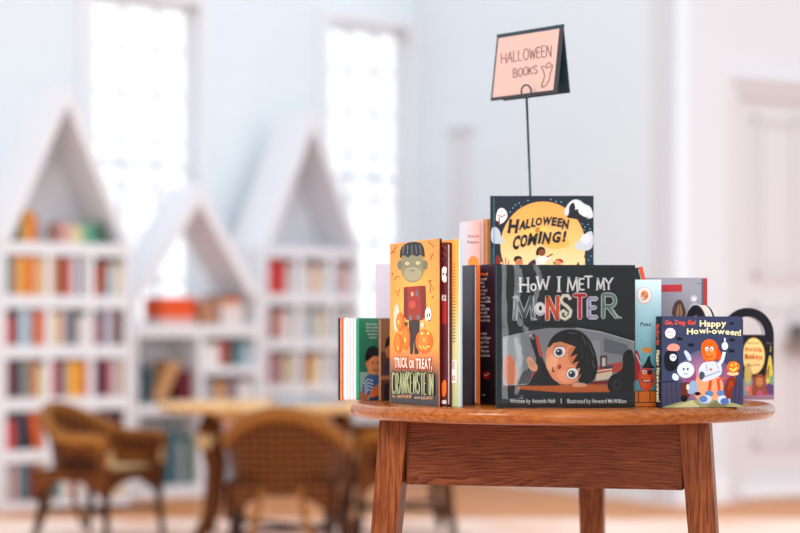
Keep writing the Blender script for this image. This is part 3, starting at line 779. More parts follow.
def printmat(name, stops, cx=.5, cz=.5, sx=1.0, sz=1.0, linear=None, rough=.38, noise=0.0):
    """printed colour gradient of a cover, in the card's own coordinates"""
    m, t, b = nodemat(name); L = t.links.new
    tcn = node(t, 'ShaderNodeTexCoord'); mp = node(t, 'ShaderNodeMapping'); mp.vector_type = 'POINT'
    mp.inputs['Location'].default_value = (-cx*sx, 0, -cz*sz); mp.inputs['Scale'].default_value = (sx, 0, sz)
    L(tcn.outputs['Object'], mp.inputs[0])
    if linear == 'z':
        sp = node(t, 'ShaderNodeSeparateXYZ'); L(mp.outputs[0], sp.inputs[0]); src = sp.outputs['Z']
    elif linear == 'x':
        sp = node(t, 'ShaderNodeSeparateXYZ'); L(mp.outputs[0], sp.inputs[0]); src = sp.outputs['X']
    else:
        vl = node(t, 'ShaderNodeVectorMath', _operation='LENGTH'); L(mp.outputs[0], vl.inputs[0]); src = vl.outputs['Value']
    if noise:
        nn = node(t, 'ShaderNodeTexNoise', Scale=60.0, Detail=4.0); L(tcn.outputs['Object'], nn.inputs['Vector'])
        ma = node(t, 'ShaderNodeMath', _operation='MULTIPLY_ADD'); ma.inputs[1].default_value = noise; L(nn.outputs[0], ma.inputs[0]); L(src, ma.inputs[2]); src = ma.outputs[0]
    L(ramp(t, src, stops), b.inputs['Base Color']); b.inputs['Roughness'].default_value = rough; b.inputs['Specular IOR Level'].default_value = .35
    return m

def quad_of(loc, rz, w_, h_, tilt=0.0):
    M = Matrix.Translation(loc) @ Matrix.Rotation(rz, 4, 'Z') @ Matrix.Rotation(tilt, 4, 'Y'); Q = []
    for x, z in ((0, h_), (w_, h_), (w_, 0), (0, 0)):
        p = M @ Vector((x, 0, z)); Q.append((400+F*p.x/p.y, HY-F*(p.z-CZ)/p.y))
    return Q
DD = Vector((.392, -.92, 0)); NN = Vector((.92, .392, 0))       # the fanned row of books: along and across
RF = math.atan2(-.92, .392)
K_ = pm

# ---- the large dark jacketed book in front
loc, rz, bw = frame(497.3, 3.090, 635.2, 3.110); bh = .2345
a = Art(bw, bh, quad_of(loc, rz, bw, bh))
dk = K_('#232e31'); dk2 = K_('#17191c')
# room under the bed
a.poly([(503, 337), (528, 331), (548, 328), (585, 328), (612, 333), (634.5, 341), (634.5, 392), (503, 392)], K_('#989ba0'))
a.poly([(503, 337), (520, 333), (524, 386), (503, 388)], K_('#b4b9bc'))  # paler left strip: glare on the jacket painted into the print
a.poly([(592, 341), (600, 340), (600, 366), (592, 368)], K_('#a9aaae')); a.poly([(604, 338), (628, 345), (628, 356), (604, 352)], K_('#7a7d84'))
a.poly([(598, 366), (622, 362), (622, 372), (598, 374)], K_('#c65a45')); a.poly([(596, 374), (612, 371), (612, 378), (596, 381)], K_('#e0d2b8'))
a.poly([(600, 356), (607, 355), (607, 368), (600, 369)], K_('#5d4b48')); a.poly([(602, 358), (605.5, 357.5), (605.5, 366), (602, 366.5)], K_('#d9cfc4'))
a.poly([(606, 366), (613, 365), (613, 368), (606, 369)], K_('#4b5a72')); a.line([(592, 372), (612, 369)], 1.1, K_('#efe6d8'))
a.poly([(503, 385.5), (590, 384), (634, 386), (634, 392), (503, 393)], K_('#3c2a24')); a.poly([(518, 386), (590, 384.2), (612, 385.5), (612, 392), (560, 392.5), (518, 389)], K_('#d07a3c'))
a.poly([(590, 381.5), (612, 380), (612, 384), (590, 384.5)], K_('#8e2f2a'))
a.blob([(503.5, 358), (509, 353.5), (514.5, 360), (517, 372), (517.5, 384), (504.5, 386)], K_('#df9a78'))
# bed edge
a.poly([(503, 326), (550, 327), (572, 327), (600, 331), (634.8, 341.5), (634.8, 336), (600, 328), (560, 322), (503, 322)], dk2)
a.line([(576, 328), (604, 333), (634.8, 342)], .7, K_('#c9cdd0'))
# lying child
a.poly([(529.5, 338), (534.5, 333), (540, 352), (546, 366), (560, 385.5), (534, 386), (527, 384.5), (536, 372), (536, 358)], K_('#231a20'))
a.poly([(535, 336), (537.5, 334.5), (542.5, 355), (539.5, 357)], K_('#cf5a34'))
a.poly([(517, 384.5), (522, 373), (529, 367), (534.5, 371.5), (529.5, 383.5)], K_('#7f848a'))
for k in range(4): a.line([(520+k*2.6, 384-k*.6), (524+k*2.4, 371-k*1.2)], .9, K_('#2c2e34'))
a.line([(529.5, 378.5), (537.5, 369)], 1.5, K_('#b33a3a'))
a.blob([(526, 359), (529, 356), (533, 358.5), (534.5, 363), (537.5, 364.5), (537.5, 370), (534, 372), (528.5, 368.5), (527.5, 363)], K_('#e8b79a'))
for k in range(3): a.line([(530+k*1.8, 366.5), (529.6+k*2, 359.5+k*1.7)], .45, K_('#a86a4c'))
a.blob([(545.5, 352), (550, 339), (559, 331), (572, 328.5), (584, 332.5), (592, 343), (597, 357), (598, 371), (593, 382), (585, 385), (578, 383), (570, 350)], K_('#17141a'))
a.blob([(544.5, 360), (547, 347.5), (556, 340), (567, 339.5), (577, 347), (582, 360), (582.5, 372), (577, 382), (566, 385.5), (555, 381.5), (548.5, 373)], K_('#f0ac84'))
a.ell(552, 362, 5.4, 9, K_('#f8c4a0'), 20); a.ell(566, 376, 9, 6, K_('#f6b892'), 10); a.ell(574, 357, 6, 10, K_('#dc9468'), -20); a.ell(561, 345.5, 8, 4, K_('#e29e76'), -10)
a.poly([(550, 346), (553, 337), (562, 331), (574, 331), (585, 337), (592, 349), (594, 364), (590, 380), (586, 383.5), (584.5, 377), (581, 382), (583, 371), (577, 379), (580.5, 367), (574, 371), (579, 361), (571.5, 364), (577.5, 354), (570, 357), (575.5, 347), (568, 344), (560, 341.5), (553.5, 343)], K_('#17141a'))
for q in ([(573, 340), (578, 352)], [(581, 344), (583, 360)], [(587, 352), (588, 368)]): a.line(q, .5, K_('#4a4a54'))
for q in (((588, 342), (594, 356)), ((582, 336), (586, 345)), ((568, 332.5), (575, 333.5)), ((592, 360), (594, 368))): a.line(list(q), .6, K_('#6d737c'))
for ex, ey in ((559.4, 351.8), (572.2, 373.6)):
    a.ell(ex, ey, 6.7, 6.0, K_('#8a5240'), -25); a.ell(ex, ey, 6.1, 5.5, K_('#f6f4f2'), -25); a.ell(ex-.5, ey+.4, 3.7, 3.7, K_('#66727c')); a.ell(ex-.6, ey+.5, 2.0, 2.0, dk2); a.ell(ex-1.4, ey-.8, .8, .8, K_('#ffffff'))
a.line(arcp(559.4, 351.8, 6.2, 5.6, 190, 300, 8), .7, K_('#6a2f22')); a.line([(549, 347), (553, 342.5), (558.5, 341.5)], 1.2, K_('#2a1c1c')); a.line([(577, 364), (581, 369), (581.5, 374)], 1.2, K_('#2a1c1c'))
a.ell(559.3, 366.8, 1.9, 2.4, K_('#b05a40'), 20); a.line(arcp(553.5, 369.4, 1.2, 2.2, 40, 260, 8), 1.1, K_('#4a1a18'))
a.blob([(571, 385), (575, 382.5), (585, 383), (588, 386), (582, 387), (574, 387)], K_('#e3b49a'))
# wheel and dark toy at the edge
a.blob([(622, 352), (634.7, 347), (634.7, 396), (614, 394), (611, 380), (617, 372), (623, 370)], K_('#14171a'))
a.ell(616, 384, 8.6, 10.5, K_('#191b1f'), 8); a.ell(617, 384.5, 4.5, 6.0, K_('#33373c'), 8); a.ell(617.4, 385, 1.8, 2.4, K_('#111214'))
a.poly([(503, 393), (634.8, 392), (634.8, 407), (503, 408.5)], dk)
# title
a.lettering(); wt = K_('#f2f2f0')
def ser(word, x, y, cap, m_, wd, sx, serif, gap=.2, rise=0.0, back=None, jit=.02):
    if back: a.strokes(word, x, y, cap, K_(back), wd+1.5, sx, gap, rise, jit, 0, serif+.5)
    return a.strokes(word, x, y, cap, m_, wd, sx, gap, rise, jit, 0, serif)
ser('H', 520.3, 292, 14, wt, 1.9, .62, 1.8, back='#11181b'); a.line(arcp(533.3, 287.2, 2.4, 3.2, 0, 360, 16), 1.7, wt); ser('W', 537, 289.6, 12.5, wt, 1.7, .90, 1.5)
ser('I', 558.8, 291.5, 14.5, wt, 2.3, .5, 2.2); ser('M', 567.4, 291.6, 14.2, wt, 1.7, .70, 1.3); ser('E', 579.2, 289.6, 11, wt, 1.7, .62, .6); ser('T', 584.6, 288, 11.5, wt, 1.8, .70, .8)
ser('M', 596.8, 289.8, 11.5, wt, 1.6, .62, 1.2); ser('Y', 604.8, 289.4, 11.5, wt, 1.8, .78, 1.2)
ser('M', 514.5, 319, 22, K_('#69757a'), 3.2, .84, 1.8, back='#c9ced0')
a.line([(512, 298), (516, 296), (518, 301)], 1.2, K_('#d5d8d8')); a.line([(531, 318), (536.5, 319.5)], 1.1, K_('#d5d8d8'))
a.ell(540, 309, 5.4, 7.0, K_('#e6e4e2')); a.ell(540, 309, 5.4, 7.0, K_('#cfc9d2'), 0, 40, 200); a.ell(540, 308.6, 3.2, 4.2, K_('#f4f2ee')); a.ell(540.2, 308.2, 1.7, 2.6, K_('#20242a'))
ser('N', 547.2, 319.2, 23, K_('#dd6a44'), 3.5, .56, 1.4, back='#e9e2dc')
a.lay += 2; sp_ = [(570.5, 299.5), (567.5, 295.5), (563, 295.8), (560.6, 299.2), (562, 303), (567, 306.5), (570.6, 311), (569.6, 316), (565, 319.2), (560.6, 317.2), (560.2, 312.6), (563.4, 310.6), (566.2, 313), (564.8, 315.6)]
a.line(sp_, 4.2, K_('#8f8f88')); a.line(sp_, 3.0, K_('#ece6d4'))
a.lay += 1; ser('T', 573.8, 318.4, 23, K_('#d23a4c'), 3.4, .56, 1.0, back='#e9dfe0'); ser('E', 588.6, 317, 18.5, K_('#b9b4d0'), 3.0, .62, .8, back='#ecebf2')
ser('R', 603, 317.6, 23, K_('#7f9a8e'), 3.0, .70, 1.0, back='#cdd9d4'); a.line([(613, 310), (617, 316.5), (621.5, 318)], 1.5, K_('#c6d6d0'))
a.type('Written by Amanda Noll', 509.5, 402.8, 4.3, wt, .012, width=45.5, jit=.05); a.line([(561, 398.4), (561, 403.4)], .7, wt); a.type('Illustrated by Howard McWilliam', 567, 403.0, 4.3, wt, .012, width=59.5, jit=.05)
b1, _ = hard_book('large dark jacketed book with a child peering out sideways from under a bed', loc, rz, bw, bh, .013, dk, K_('#3c4c52'), a)
# library film over the jacket
mfil, t, bb = nodemat('clear_jacket_film'); t.nodes.remove(bb); L = t.links.new
tr = node(t, 'ShaderNodeBsdfTransparent'); gl = node(t, 'ShaderNodeBsdfGlossy', Roughness=.05); fr = node(t, 'ShaderNodeFresnel', IOR=1.5); mx = node(t, 'ShaderNodeMixShader')
tcn = node(t, 'ShaderNodeTexCoord'); mp = node(t, 'ShaderNodeMapping'); mp.inputs['Scale'].default_value = (16, 1, 7); mp.inputs['Rotation'].default_value = (0, R(18), 0)
nz = node(t, 'ShaderNodeTexNoise', Scale=1.0, Detail=2.5, Roughness=.55, Distortion=.6); L(tcn.outputs['Object'], mp.inputs[0]); L(mp.outputs[0], nz.inputs['Vector'])
L(fr.outputs[0], mx.inputs[0]); L(tr.outputs[0], mx.inputs[1]); L(gl.outputs[0], mx.inputs[2]); L(mx.outputs[0], t.nodes['Material Output'].inputs[0])
fm = MB(); nx, nz_ = 56, 44; fv = []; ff = []
for k in range(nz_+1):
    v = k/nz_
    for i in range(nx+1):
        u = i/nx; x, z = u*bw, v*(bh+.0005)
        hinge = .0040*max(0, 1-u/.035)**2+.0016*max(0, (u-.965)/.035)**2
        roll = .0030*max(0, 1-v/.035)**2
        crease = -.0007*math.exp(-((u-.075)/.016)**2)
        wave = .00036*math.exp(-3.4*u)*(.35+v)*math.sin(2*PI*(x/.034+z/.12)+2.2*math.sin(z/.02))+.00010*math.exp(-3*u)*math.sin(2*PI*(z/.021-x/.05)+3*math.sin(x/.013))
        fv.append((x, -.0046+hinge+roll+crease+wave, z))
for k in range(nz_):
    for i in range(nx):
        q = k*(nx+1)+i; ff.append((q, q+1, q+nx+2, q+nx+1))
fm.add(fv, ff, mfil, True); fm.build('jacket_film', b1)

# ---- square book with the big moon, up on the stand
RISER = .170
RY = 3.385
mb = MB(); M_RIS = wood('riser_pine', (3, 20, 20), '#8a5a34', '#b98354', '#cf9c6a', .5)
rs = empty('display_stand', (.10, RY, TZ+.0003)); tag(rs, 'small wooden box stand hidden behind the books, raising the moon cover book', 'stand')
for z0, z1 in ((0, .012), (RISER-.012, RISER)): m = MB(); m.box(0, .28, 0, .18, z0, z1, M_RIS, bev=.001); m.build('board', rs)
for x0 in (0, .268): m = MB(); m.box(x0, x0+.012, .002, .178, .012, RISER-.012, M_RIS); m.build('side', rs)
RZT = TZ+RISER+.0006
loc, rz, bw = frame(491, 3.398, 593.6, 3.394, RZT); bh = .2
a = Art(bw, bh, quad_of(loc, rz, bw, bh)); nv = K_('#2a3743')
M_MOON = printmat('print_moon', [(0, '#f8cf92'), (.35, '#f4b665'), (.7, '#ec9f40'), (1, '#e89436')], 0, .08, 1, 8.4, linear='z')
a.ell(543, 246, 42.5, 44.5, M_MOON, n=48)
a.poly([(500, 262), (585, 258), (586, 310), (500, 310)], M_MOON)
a.ell(536, 231, 14, 5, K_('#f9c878')); a.ell(556, 243, 14, 6, K_('#f6bd6c'))
a.blob([(563, 216), (566, 206), (573, 199), (580, 200), (584, 204), (590, 206), (593, 212), (593.2, 219), (580, 218)], K_('#d8d8dc')); a.ell(575, 206, 6, 5, K_('#ecebec')); a.ell(586, 211, 5, 4, K_('#ecebec'))
a.blob([(565.5, 217.5), (569, 214), (569, 206), (573, 201.5), (575.5, 206), (575, 210.5), (578.5, 208), (578, 212.5), (584, 217), (590, 217.5), (582, 219.5), (586, 222.5), (576, 219)], K_('#2c3038'), 1)
a.blob([(490.9, 228), (496, 226.5), (500, 231), (501, 237), (506, 242), (500, 244), (491, 243.5)], K_('#c9ccd2'))
a.blob([(593.3, 231), (588, 231.5), (584, 235), (579, 240), (574, 247), (580, 251), (593.3, 250)], K_('#cfcfd4')); a.ell(586, 239, 5, 5, K_('#dedde0'))
a.blob([(497, 211), (500.5, 207.5), (505, 209), (508, 215), (506, 220), (500, 225), (499, 221), (495.5, 221)], K_('#ecebea')); a.line([(498, 215), (502, 217), (506, 214)], 1.2, K_('#c8403a')); a.line([(499, 217), (499.5, 225)], 1.3, K_('#c8403a'))
a.ell(501, 211.5, .5, .7, nv); a.ell(504, 211, .5, .7, nv)
for x, y in ((513, 208), (515.5, 205), (519, 203), (521, 206.5), (510, 212), (551, 199.5), (556, 201.5), (561, 202), (528, 200.5), (582, 224), (585, 227), (588, 224.5), (584, 230), (590, 229), (588, 260), (591, 256), (589, 264), (492, 252), (492, 259)): a.ell(x, y, .7, .7, K_('#8fb2c4'), n=8)
a.poly([(585, 251), (593.4, 250), (593.4, 310), (585, 310)], K_('#2f4654')); a.ell(588.5, 260, .7, .7, K_('#8fb2c4'), n=8); a.ell(591, 256, .7, .7, K_('#8fb2c4'), n=8)
# children along the bottom
a.blob([(513.5, 262), (514, 257), (518, 255.5), (522, 257), (522, 262), (518, 261)], K_('#2b2124')); a.ell(519, 262.5, 3.8, 3.8, K_('#d78e66')); a.poly([(513, 268), (516, 266), (523, 266), (525, 280), (512, 280)], K_('#4a3040'))
a.blob([(535.5, 254), (537, 248), (541.5, 246), (545.5, 249), (545, 255), (542, 252), (537, 256)], K_('#2b1a1c')); a.ell(541.6, 252.6, 3.3, 3.4, K_('#9c5a3c')); a.poly([(536, 258), (540, 256), (545, 256), (547, 258), (551, 256.5), (552, 258), (546, 262), (545, 272), (536, 272)], K_('#efe4da')); a.line([(547, 257), (552.5, 254)], 1.2, K_('#9c5a3c'))
a.blob([(528, 264), (532, 260), (536, 259), (536, 270), (526, 268)], K_('#5a3550'))
a.blob([(554, 262), (557, 258.5), (562, 259), (564, 263), (560, 262)], K_('#c23a34')); a.ell(557.5, 263.5, 3.4, 3.2, K_('#e2a07c')); a.line([(553, 262), (555.5, 264)], 1, K_('#2b2124'))
a.blob([(576, 268), (578, 260), (580, 268)], K_('#4a3a3c'))
for k in range(4): a.line([(500+k*2.6, 268), (500+k*2.9, 257.5+(k % 2)*3)], .9, K_('#b5713a'))
a.blob([(495, 268), (496, 256), (499, 254), (501, 268)], K_('#9c3a2a'))
a.poly([(490.9, 248), (494.6, 248), (494.6, 312), (490.9, 312)], K_('#3a5260')); a.line([(494, 198), (494, 312)], .5, K_('#6f9aa4'))
a.lettering(); tn = K_('#1f2a34')
xs_ = [507.4, 518.6, 525.4, 530.8, 535.0, 541.8, 551.2, 556.8, 561.6]; ys_ = [232.4, 229.4, 227.8, 226.5, 225.3, 224.8, 225.4, 226.4, 228.6]; cs_ = [13.4, 9.2, 8.8, 8.6, 8.0, 8.2, 8.2, 8.4, 9.4]; ws_ = [10.4, 7.4, 5.0, 4.8, 6.8, 9.4, 5.4, 5.0, 6.6]
for ch, x, y, c, wv in zip('HALLOWEEN', xs_, ys_, cs_, ws_): a.type(ch, x, y, c, tn, .045, shear=.16, width=wv, gap=.04)
a.type('IS', 535.2, 231.8, 4.4, K_('#c85a2c'), .03, shear=.15, width=4.4)
xs_ = [511.6, 519.2, 527.2, 537.6, 541.6, 551.2, 562.0]; ys_ = [248.6, 246.6, 244.6, 242.8, 243.4, 242.0, 241.2]; cs_ = [13.4, 12.4, 11.6, 11.6, 11.4, 10.6, 10.4]; ws_ = [7.2, 7.2, 9.0, 3.2, 8.2, 8.8, 3.4]
for ch, x, y, c, wv in zip('COMING!', xs_, ys_, cs_, ws_): a.type(ch, x, y, c, tn, .045, shear=.2, width=wv, gap=.04)
hard_book('square navy book with a huge orange moon, raised behind the under-bed book', loc, rz, bw, bh, .010, nv, K_('#31505a'), a)

# ---- orange book with the child in a red coat, turned away
P0 = Vector((.0655, 3.171, TOPZ)); bw, bh = .2130, .2815
loc = P0-DD*bw; rz = RF
a = Art(bw, bh, quad_of(loc, rz, bw, bh))
M_ORG = printmat('print_orange', [(0, '#f9b850'), (.5, '#f0962f'), (1, '#e2802a')], .1, .15, 7, 6)
M_ORG2 = printmat('print_dusk', [(0, '#241f22'), (.45, '#4a342c'), (.8, '#c8782f'), (1, '#f0962f')], 0, 0, 1, 9.5, linear='z')
a.poly([(390.2, 345), (438.8, 345), (438.8, 406.4), (390.2, 402.4)], M_ORG2)
twig = K_('#7a4a22')
for q in ([(391, 254), (394, 250), (397, 246)], [(393, 252), (395, 253)], [(428, 241), (431, 244), (434, 247.5)], [(430, 254), (431, 258), (434, 253)], [(431.5, 258), (430.5, 260)], [(394, 280), (397, 276.5), (400, 277)], [(395, 290), (398, 295), (399.5, 289)], [(398, 295), (398.5, 297)], [(430, 293), (431, 285), (434, 290)], [(431, 285), (429, 281)], [(428, 281), (432, 280.5)], [(392, 276), (393, 273)], [(432, 298), (433.5, 296)]): a.line(q, .8, twig)
# plain costumed child
skin = K_('#948f74'); 
a.ell(412.6, 266, 12.2, 16.6, skin); a.ell(400, 265, 2.6, 4.8, K_('#837e66')); a.ell(425.2, 265, 2.6, 4.8, K_('#837e66')); a.ell(413, 274, 9, 7, K_('#aaa486'))
a.blob([(399.8, 260), (400.4, 248), (406, 243), (416, 241.5), (423.5, 244), (425.6, 259), (421, 254), (417, 257), (412.5, 254), (408, 258), (404, 254)], K_('#2e3236'), 1)
for k in range(5): a.line([(404+k*4, 245), (403+k*4.6, 254)], .6, K_('#8d9094'))
a.ell(407.6, 263.5, 1.8, 1.5, K_('#f0e2b4')); a.ell(418, 263, 1.8, 1.5, K_('#f0e2b4')); a.ell(407.8, 263.6, .7, .8, K_('#22201e')); a.ell(417.8, 263.1, .7, .8, K_('#22201e'))
a.line(arcp(412.8, 271.8, 2.4, 1.4, 200, 340, 8), .6, K_('#3c3830'))
a.poly([(404.5, 287), (425, 285.5), (426, 316), (423, 320), (406.5, 320), (404, 317)], K_('#a5402c')); a.poly([(420.5, 286), (425.6, 286), (426.6, 317), (421.5, 318)], K_('#8a3024')); a.poly([(404, 288), (408, 287.5), (408, 318), (404, 317)], K_('#8a3024'))
a.ell(412.6, 294, 1.3, 2.4, K_('#e8b48c')); a.ell(417, 293.4, 1.2, 3, K_('#6d7f84')); a.ell(412.8, 304.5, 3.6, 4, K_('#c25c44'))
a.poly([(409, 320), (420, 320), (419.5, 336), (418.6, 354), (414.8, 354), (414.4, 338), (413, 354), (410.6, 354)], K_('#4c3a36')); a.ell(411, 318, 1.4, 2.8, K_('#6b8a8c')); a.ell(418.6, 317.6, 1.4, 2.8, K_('#6b8a8c'))
a.blob([(394, 332), (394.5, 309), (397, 303), (400, 308), (400.5, 330)], K_('#ead2bc'))
for cx_, cy_, rx, ry in ((400.5, 322, 4, 9.5), (406.5, 338, 4, 12), (398.5, 343, 4.4, 10), (424.5, 341.5, 8.4, 12)): a.ell(cx_, cy_, rx, ry, K_('#ee7a22')); a.ell(cx_-.6, cy_-1, rx*.55, ry*.8, K_('#f49038'))
glow = K_('#ffe07a')
for q in ([(399, 325), (398, 321.5), (400, 320)], [(421, 335), (424, 334), (422, 331)], [(427, 334), (430, 335), (429, 331)], [(423.6, 341), (425.6, 341), (424.6, 338)]): a.poly(q, glow)
a.line([(419.5, 345), (422, 349), (424, 346), (426, 349.5), (428.5, 346), (430.5, 347)], 1, glow); a.line([(405, 338), (406, 342)], 1, glow); a.line([(398, 346), (399, 350)], 1, glow)
a.ell(428.8, 314.5, 3.2, 7.2, K_('#f1ece0')); a.ell(428, 315.5, .7, 2.2, twig); a.ell(430.2, 315, .7, 2.2, twig); a.ell(429.2, 320.4, 1.2, .9, twig)
a.ell(423, 325, 2, 2.6, K_('#d9cfc0')); a.ell(406.5, 324, 1.6, 2.6, K_('#6d5a4a'))
a.lettering()
a.type('TRICK', 395.6, 367.6, 10.4, K_('#d8402c'), .09, width=13.2, gap=.05); a.type('TRICK', 395.4, 367.2, 10, K_('#f8ded0'), .03, width=13.2, gap=.09)
a.type('OR', 410.2, 368.2, 8.6, K_('#d8402c'), .09, width=5.4, gap=.05); a.type('OR', 410.1, 367.8, 8.2, K_('#f8ded0'), .03, width=5.4, gap=.09)
a.type('TREAT,', 416.8, 368.8, 10.6, K_('#d8402c'), .09, width=16.6, gap=.05); a.type('TREAT,', 416.6, 368.4, 10.2, K_('#f8ded0'), .03, width=16.6, gap=.09)
M_CT = K_('#b9bf94')
xx = [393.0, 396.8, 400.4, 404.0, 407.6, 411.2, 414.6, 418.0, 421.6, 425.0, 429.0, 431.6]
for i, ch in enumerate('CRANKENSTEIN'):
    yb = 392.6+i*.12+abs(i-5.5)*.2; cap = 20+(abs(i-5.5) % 2)
    a.strokes(ch, xx[i]+(1.2 if ch == 'I' else 0), yb, cap+.6, K_('#1c1d18'), 1.9, .135, .1, 0, .01, 0, .5); a.strokes(ch, xx[i]+(1.2 if ch == 'I' else 0), yb, cap, M_CT, 1.05, .135, .1, 0, .01, 0, .4)
a.type('by', 393.6, 397.0, 2.4, K_('#e8d2b8'), .01, width=2.8); a.type('SAMANTHA BERGER', 397.8, 397.8, 3, K_('#e8b48c'), .02, width=15); a.type('illustrated by', 415.6, 398.4, 2.2, K_('#e8d2b8'), .01, width=6); a.type('DAN SANTAT', 422.4, 399.4, 3, K_('#e8b48c'), .02, width=12)
hard_book('tall orange book with a dark-haired child in a red coat among pumpkins', loc, rz, bw, bh, .0050, M_ORG, K_('#c8702a'), a, back_m=K_('#6a2430'), page_m=K_('#8a3a30'), board=.0012)

# ---- the two slim books fanned behind the orange one
P1 = P0+NN*.0060+DD*.018; w2, h2 = .205, .274
loc = P1-DD*w2; a = Art(w2, h2, quad_of(loc, RF, w2, h2))
a.poly([(438, 242), (448.4, 242), (448.4, 262), (438, 262)], K_('#5a2430'))
for k in range(9): a.ell(441+(k*37 % 7), 244+k*1.9, .8, .8, K_('#b9603a'), n=8)
a.poly([(438, 300), (449, 300), (449, 324), (438, 324)], K_('#a82c2c')); a.blob([(441.5, 270), (444, 266), (447.5, 268), (448, 278), (446, 283), (442, 281)], K_('#f0e6e4')); a.ell(443.6, 274, .8, 1.4, K_('#2a2028')); a.ell(446.4, 274.5, .8, 1.4, K_('#2a2028'))
for k in range(5): a.line([(441, 330+k*9), (444, 336+k*9), (447, 331+k*9)], 1.2, K_('#463848'))
a.blob([(441, 384), (446, 378), (448, 390), (443, 400)], K_('#e07a30')); a.ell(444.5, 402, 3, 2, K_('#d8d0c8'))
a.lettering(); a.type('SKULL', 441, 300.6, 6, K_('#f0e6e4'), .02, width=7.4)
hard_book('slim dark red book with a small white skull, fanned behind the orange book', loc, RF, w2, h2, .0085, K_('#6a2430'), K_('#6a2430'), a)
P2 = P0+NN*.0165+DD*.040; w3, h3 = .200, .279
loc = P2-DD*w3; a = Art(w3, h3, quad_of(loc, RF, w3, h3))
M_OG = printmat('print_orange_to_green', [(0, '#b9c08a'), (.45, '#c9c088'), (.62, '#f0a850'), (1, '#f39a3c')], 0, 0, 1, 3.6, linear='z')
for k in range(26): a.line([(452.6, 264+k*3.1), (455.6, 264+k*3.1)], .9, K_('#b5702c' if k < 10 else '#7c7a4c'))
a.poly([(451.8, 360), (457, 360), (457, 383), (451.8, 383)], K_('#efe6dc')); a.ell(454, 378, 1.6, 2.6, K_('#b9526a')); a.ell(454, 378, .9, 1.6, K_('#efe6dc'))
for k in range(4): a.line([(452.4, 362+k*2), (455.5, 362+k*2)], .8, K_('#3c3c34'))
hard_book('slim book showing an orange and pale green back cover with a price panel', loc, RF, w3, h3, .008, M_OG, K_('#c9d4d8'), a, names=('back_cover', 'front_cover'), spine_left=False, back_m=mat('#cdd6da', .5), board=.0016)

# ---- dark pair with orange pages beside the large front book
Pd = Vector((.1235, 3.255, TOPZ)); w4, h4 = .150, .2405
M_PL = printmat('print_plum_dark', [(0, '#3a1c26'), (.5, '#4a4550'), (1, '#5a5560')], 0, 0, 1, 4.2, linear='z')
rt, _ = hard_book('dark plum book with a bright orange back board standing edge towards the viewer', Pd-DD*w4, RF, w4, h4, .0160, M_PL, K_('#3a2a34'), None, back_m=mat('#fb7434', .5), board=.0062, page_m=mat('#efe3d2', .8))
d3 = Vector((.5, -.866, 0)); w5, h5 = .125, .2415
Pe = Vector((.1640, 3.243, TOPZ)); loc = Pe-d3*w5; rz = math.atan2(-.866, .5)
a = Art(w5, h5, quad_of(loc, rz, w5, h5)); M_BK = printmat('print_night_back', [(0, '#17161c'), (.3, '#1f1a22'), (.38, '#3a2030'), (1, '#2c2230')], 0, 0, 1, 4.1, linear='z')
a.ell(486.6, 375.2, 3.8, 4.4, K_('#b3262a')); a.line([(484, 374), (486, 376), (488.6, 373.4)], .8, K_('#f0d8c8'))
a.lettering(); a.type('Paul Linwood', 474.6, 275.4, 3.8, mat('#ff8a34', .5), .03, width=13.4)
pk = mat('#fbe4de', .5)
for k, s_ in enumerate(('is one hundred', 'a million', 'were told', 'or They lived', 'the rest of', 'back to a time. Then', 'them to a middle', 'is missing', 'from the Fish', 'day. Any with', 'say Can with the', 'said They too say')):
    a.type(s_, 475.4, 280.2+k*3.75, 2.9, pk, .02, width=[11.5, 9, 9.5, 11.8, 10, 15, 15.4, 9.6, 14.2, 12, 14.6, 15][k])
for k, s_ in enumerate(('the simple', 'animals Bigger', 'simple Then', 'many more', 'it They can', 'said and see')): a.type(s_, 478.4, 334.6+k*4.4, 2.9, pk, .02, width=[9, 13, 11, 10.5, 11, 12][k])
a.type('USA', 482.6, 395.6, 1.7, pk, .005, width=2.8)
hard_book('dark book showing a text-covered back cover with an orange heading', loc, rz, w5, h5, .014, M_BK, K_('#211c26'), a, names=('back_cover', 'front_cover'), spine_left=False)

# ---- left cluster: board books
RG = R(58); ug = Vector((math.cos(RG), math.sin(RG), 0)); vg = Vector((-math.sin(RG), math.cos(RG), 0))
loc = Vector((*XY(359, 3.45), TOPZ)); wg, hg = .15, .1512
a = Art(wg, hg, quad_of(loc, RG, wg, hg)); gm = K_('#45997c')
a.poly([(360, 372), (386, 372), (386, 402), (360, 401)], K_('#b4d2c4')); a.poly([(360, 391), (368, 391.5), (368, 402), (360, 402)], K_('#d48e70')); a.poly([(369, 394), (384, 394), (384, 402), (369, 402)], K_('#3f5c88'))
a.blob([(361, 392), (364, 379), (370, 373), (378, 374), (384, 384), (384, 396), (370, 396)], K_('#5c8cc2'))
for k in range(4): a.line([(363.4+k*.6, 384+k*3.4), (368, 379+k*3.4), (373, 381+k*3.4)], 1.1, K_('#eef8fc'))
a.blob([(368, 398), (371, 390), (377, 384), (383, 384), (383, 394), (374, 397)], K_('#ff9c58'))
a.ell(373.5, 364, 7, 11, K_('#ffb27c')); a.ell(367.2, 364, 1.7, 3, K_('#f8a468')); a.blob([(364.5, 362), (366, 350), (371, 345.5), (377, 346.5), (382, 353), (381, 358), (374, 355), (369, 360)], K_('#1c1a1c'))
a.ell(372.5, 363, .7, 1.2, K_('#1c1a1c')); a.ell(377.5, 363, .7, 1.2, K_('#1c1a1c')); a.line(arcp(375.4, 368, 2.6, 2.6, 20, 160, 8), .8, K_('#a83a2a'))
a.lettering()
